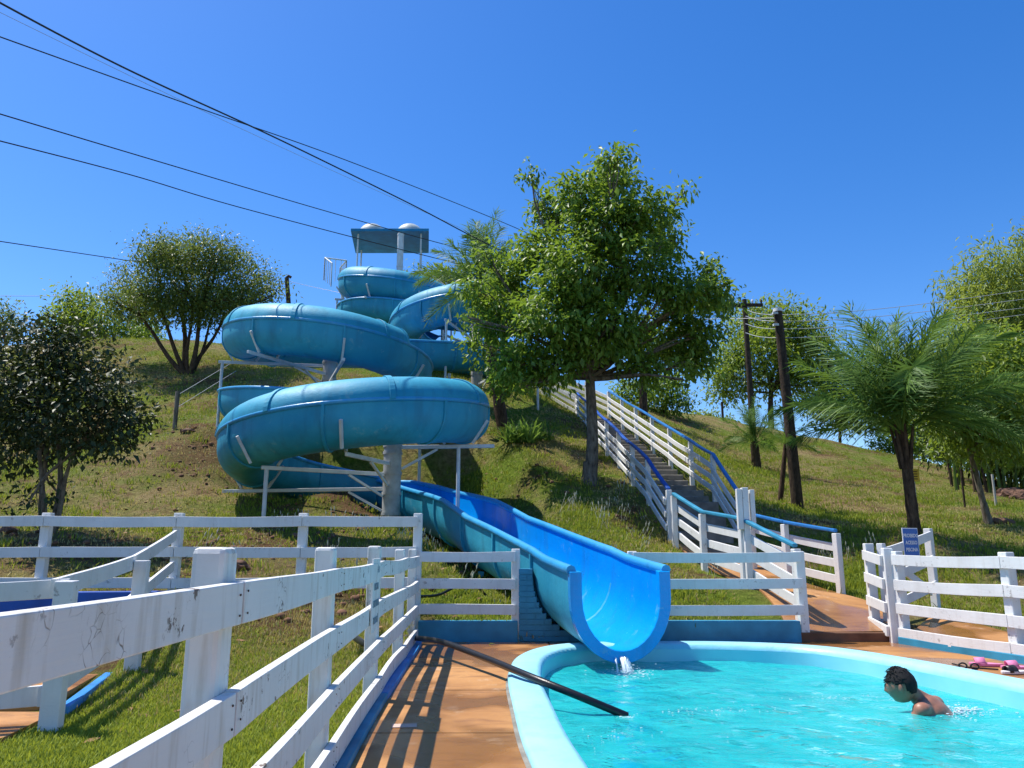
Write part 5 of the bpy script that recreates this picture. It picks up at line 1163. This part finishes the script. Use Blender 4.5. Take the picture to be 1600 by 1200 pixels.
# flip flops and goggles
def sandal(label, c, yaw, mat, s=1.0, strap=None):
    t = thing('flip_flop', c, label, 'sandal'); M = Matrix.Rotation(yaw, 3, 'Z'); bm = bmesh.new(); n = 26; vs = []
    for k in range(n):
        a = 2 * math.pi * k / n; y = math.cos(a) * .13; wv = .043 + .010 * math.cos(a) - .008 * math.cos(2 * a); vs.append((math.sin(a) * wv, y))
    mb = MB(); V = [c + M @ (Vector((x, y, z)) * s) for z in (0, .022) for x, y in vs]
    mb.add(V, [tuple(range(n - 1, -1, -1)), tuple(range(n, 2 * n))] + [(k, (k + 1) % n, n + (k + 1) % n, n + k) for k in range(n)]); mb.build('sole', mat, t, .004)
    mb = MB(); arc = []
    for k in range(9):
        a = math.pi * k / 8; arc.append((math.cos(a) * .052, .035 + .01 * math.sin(a), .012 + .058 * math.sin(a)))
    V = []; 
    for x, y, z in arc: V += [c + M @ (Vector((x, y - .035, z)) * s), c + M @ (Vector((x * .92, y + .045, z * .9)) * s)]
    mb.add(V, [(2 * k, 2 * k + 1, 2 * k + 3, 2 * k + 2) for k in range(8)], 0, True); o = mb.build('strap', strap or mat, t); sd = o.modifiers.new('thick', 'SOLIDIFY'); sd.thickness = .006
sandal('pink slide sandal lying by the blue kerb, left one of the pair', G(1541, 1040, .006), R(65), PINK, 1.15); sandal('pink slide sandal at the right edge of the picture', G(1590, 1045, .006), R(80), PINK, 1.15)
sandal('white sandal with black straps beside the pink pair', G(1586, 1052, .006), R(100), OFFWHITE, 1.1, BLACK)
gg = thing('goggles', G(1520, 1042, .02), 'black swimming goggles with strap on the wet deck', 'goggles'); gc = G(1514, 1043, .03)
for s in (-1, 1):
    mb = MB(); n = 14; cc = gc + Vector((s * .045, -s * .02, .012)); ring_ = [cc + Vector((.032 * math.cos(a), -.012 * math.cos(a), .026 * math.sin(a))) for a in np.linspace(0, 2 * math.pi, n + 1)]; mb.tube(ring_, .008, 6, False); mb.build('eyepiece', BLACK, gg)
mb = MB(); mb.tube([G(1488, 1037, .012), G(1500, 1040, .02), gc, G(1530, 1044, .015), G(1560, 1046, .012)], .008, 6); mb.build('strap', BLACK, gg)
mb = MB(); mb.tube([gc + Vector((.06 * math.cos(a) + .01, -.06 * math.sin(a) - .06, -.018)) for a in np.linspace(0, 5.2, 16)], .004, 5); mb.build('cord', m_plain('tan_cord', (.35, .22, .1)), gg)
# small weed in the wall corner and on the walkway edge
spiky('small green weed growing at the foot of the blue brick pier', G(806, 1000, .0) + Vector((0, -.05, .02)), 16, .16, GRASS, 'weed'); spiky('tiny weed at the step edge of the walkway', G(1297, 1000, 0) + Vector((0, -.03, .02)), 10, .14, GRASS, 'weed')
st_ = MB(); st_.box((P(1305, 990, 10.08).x, 10.09, .03), (1.5, .06, .16)); tag(st_.build('step_riser', RED_SOIL, None, .01), 'dark low concrete riser where the walkway meets the deck', 'step')
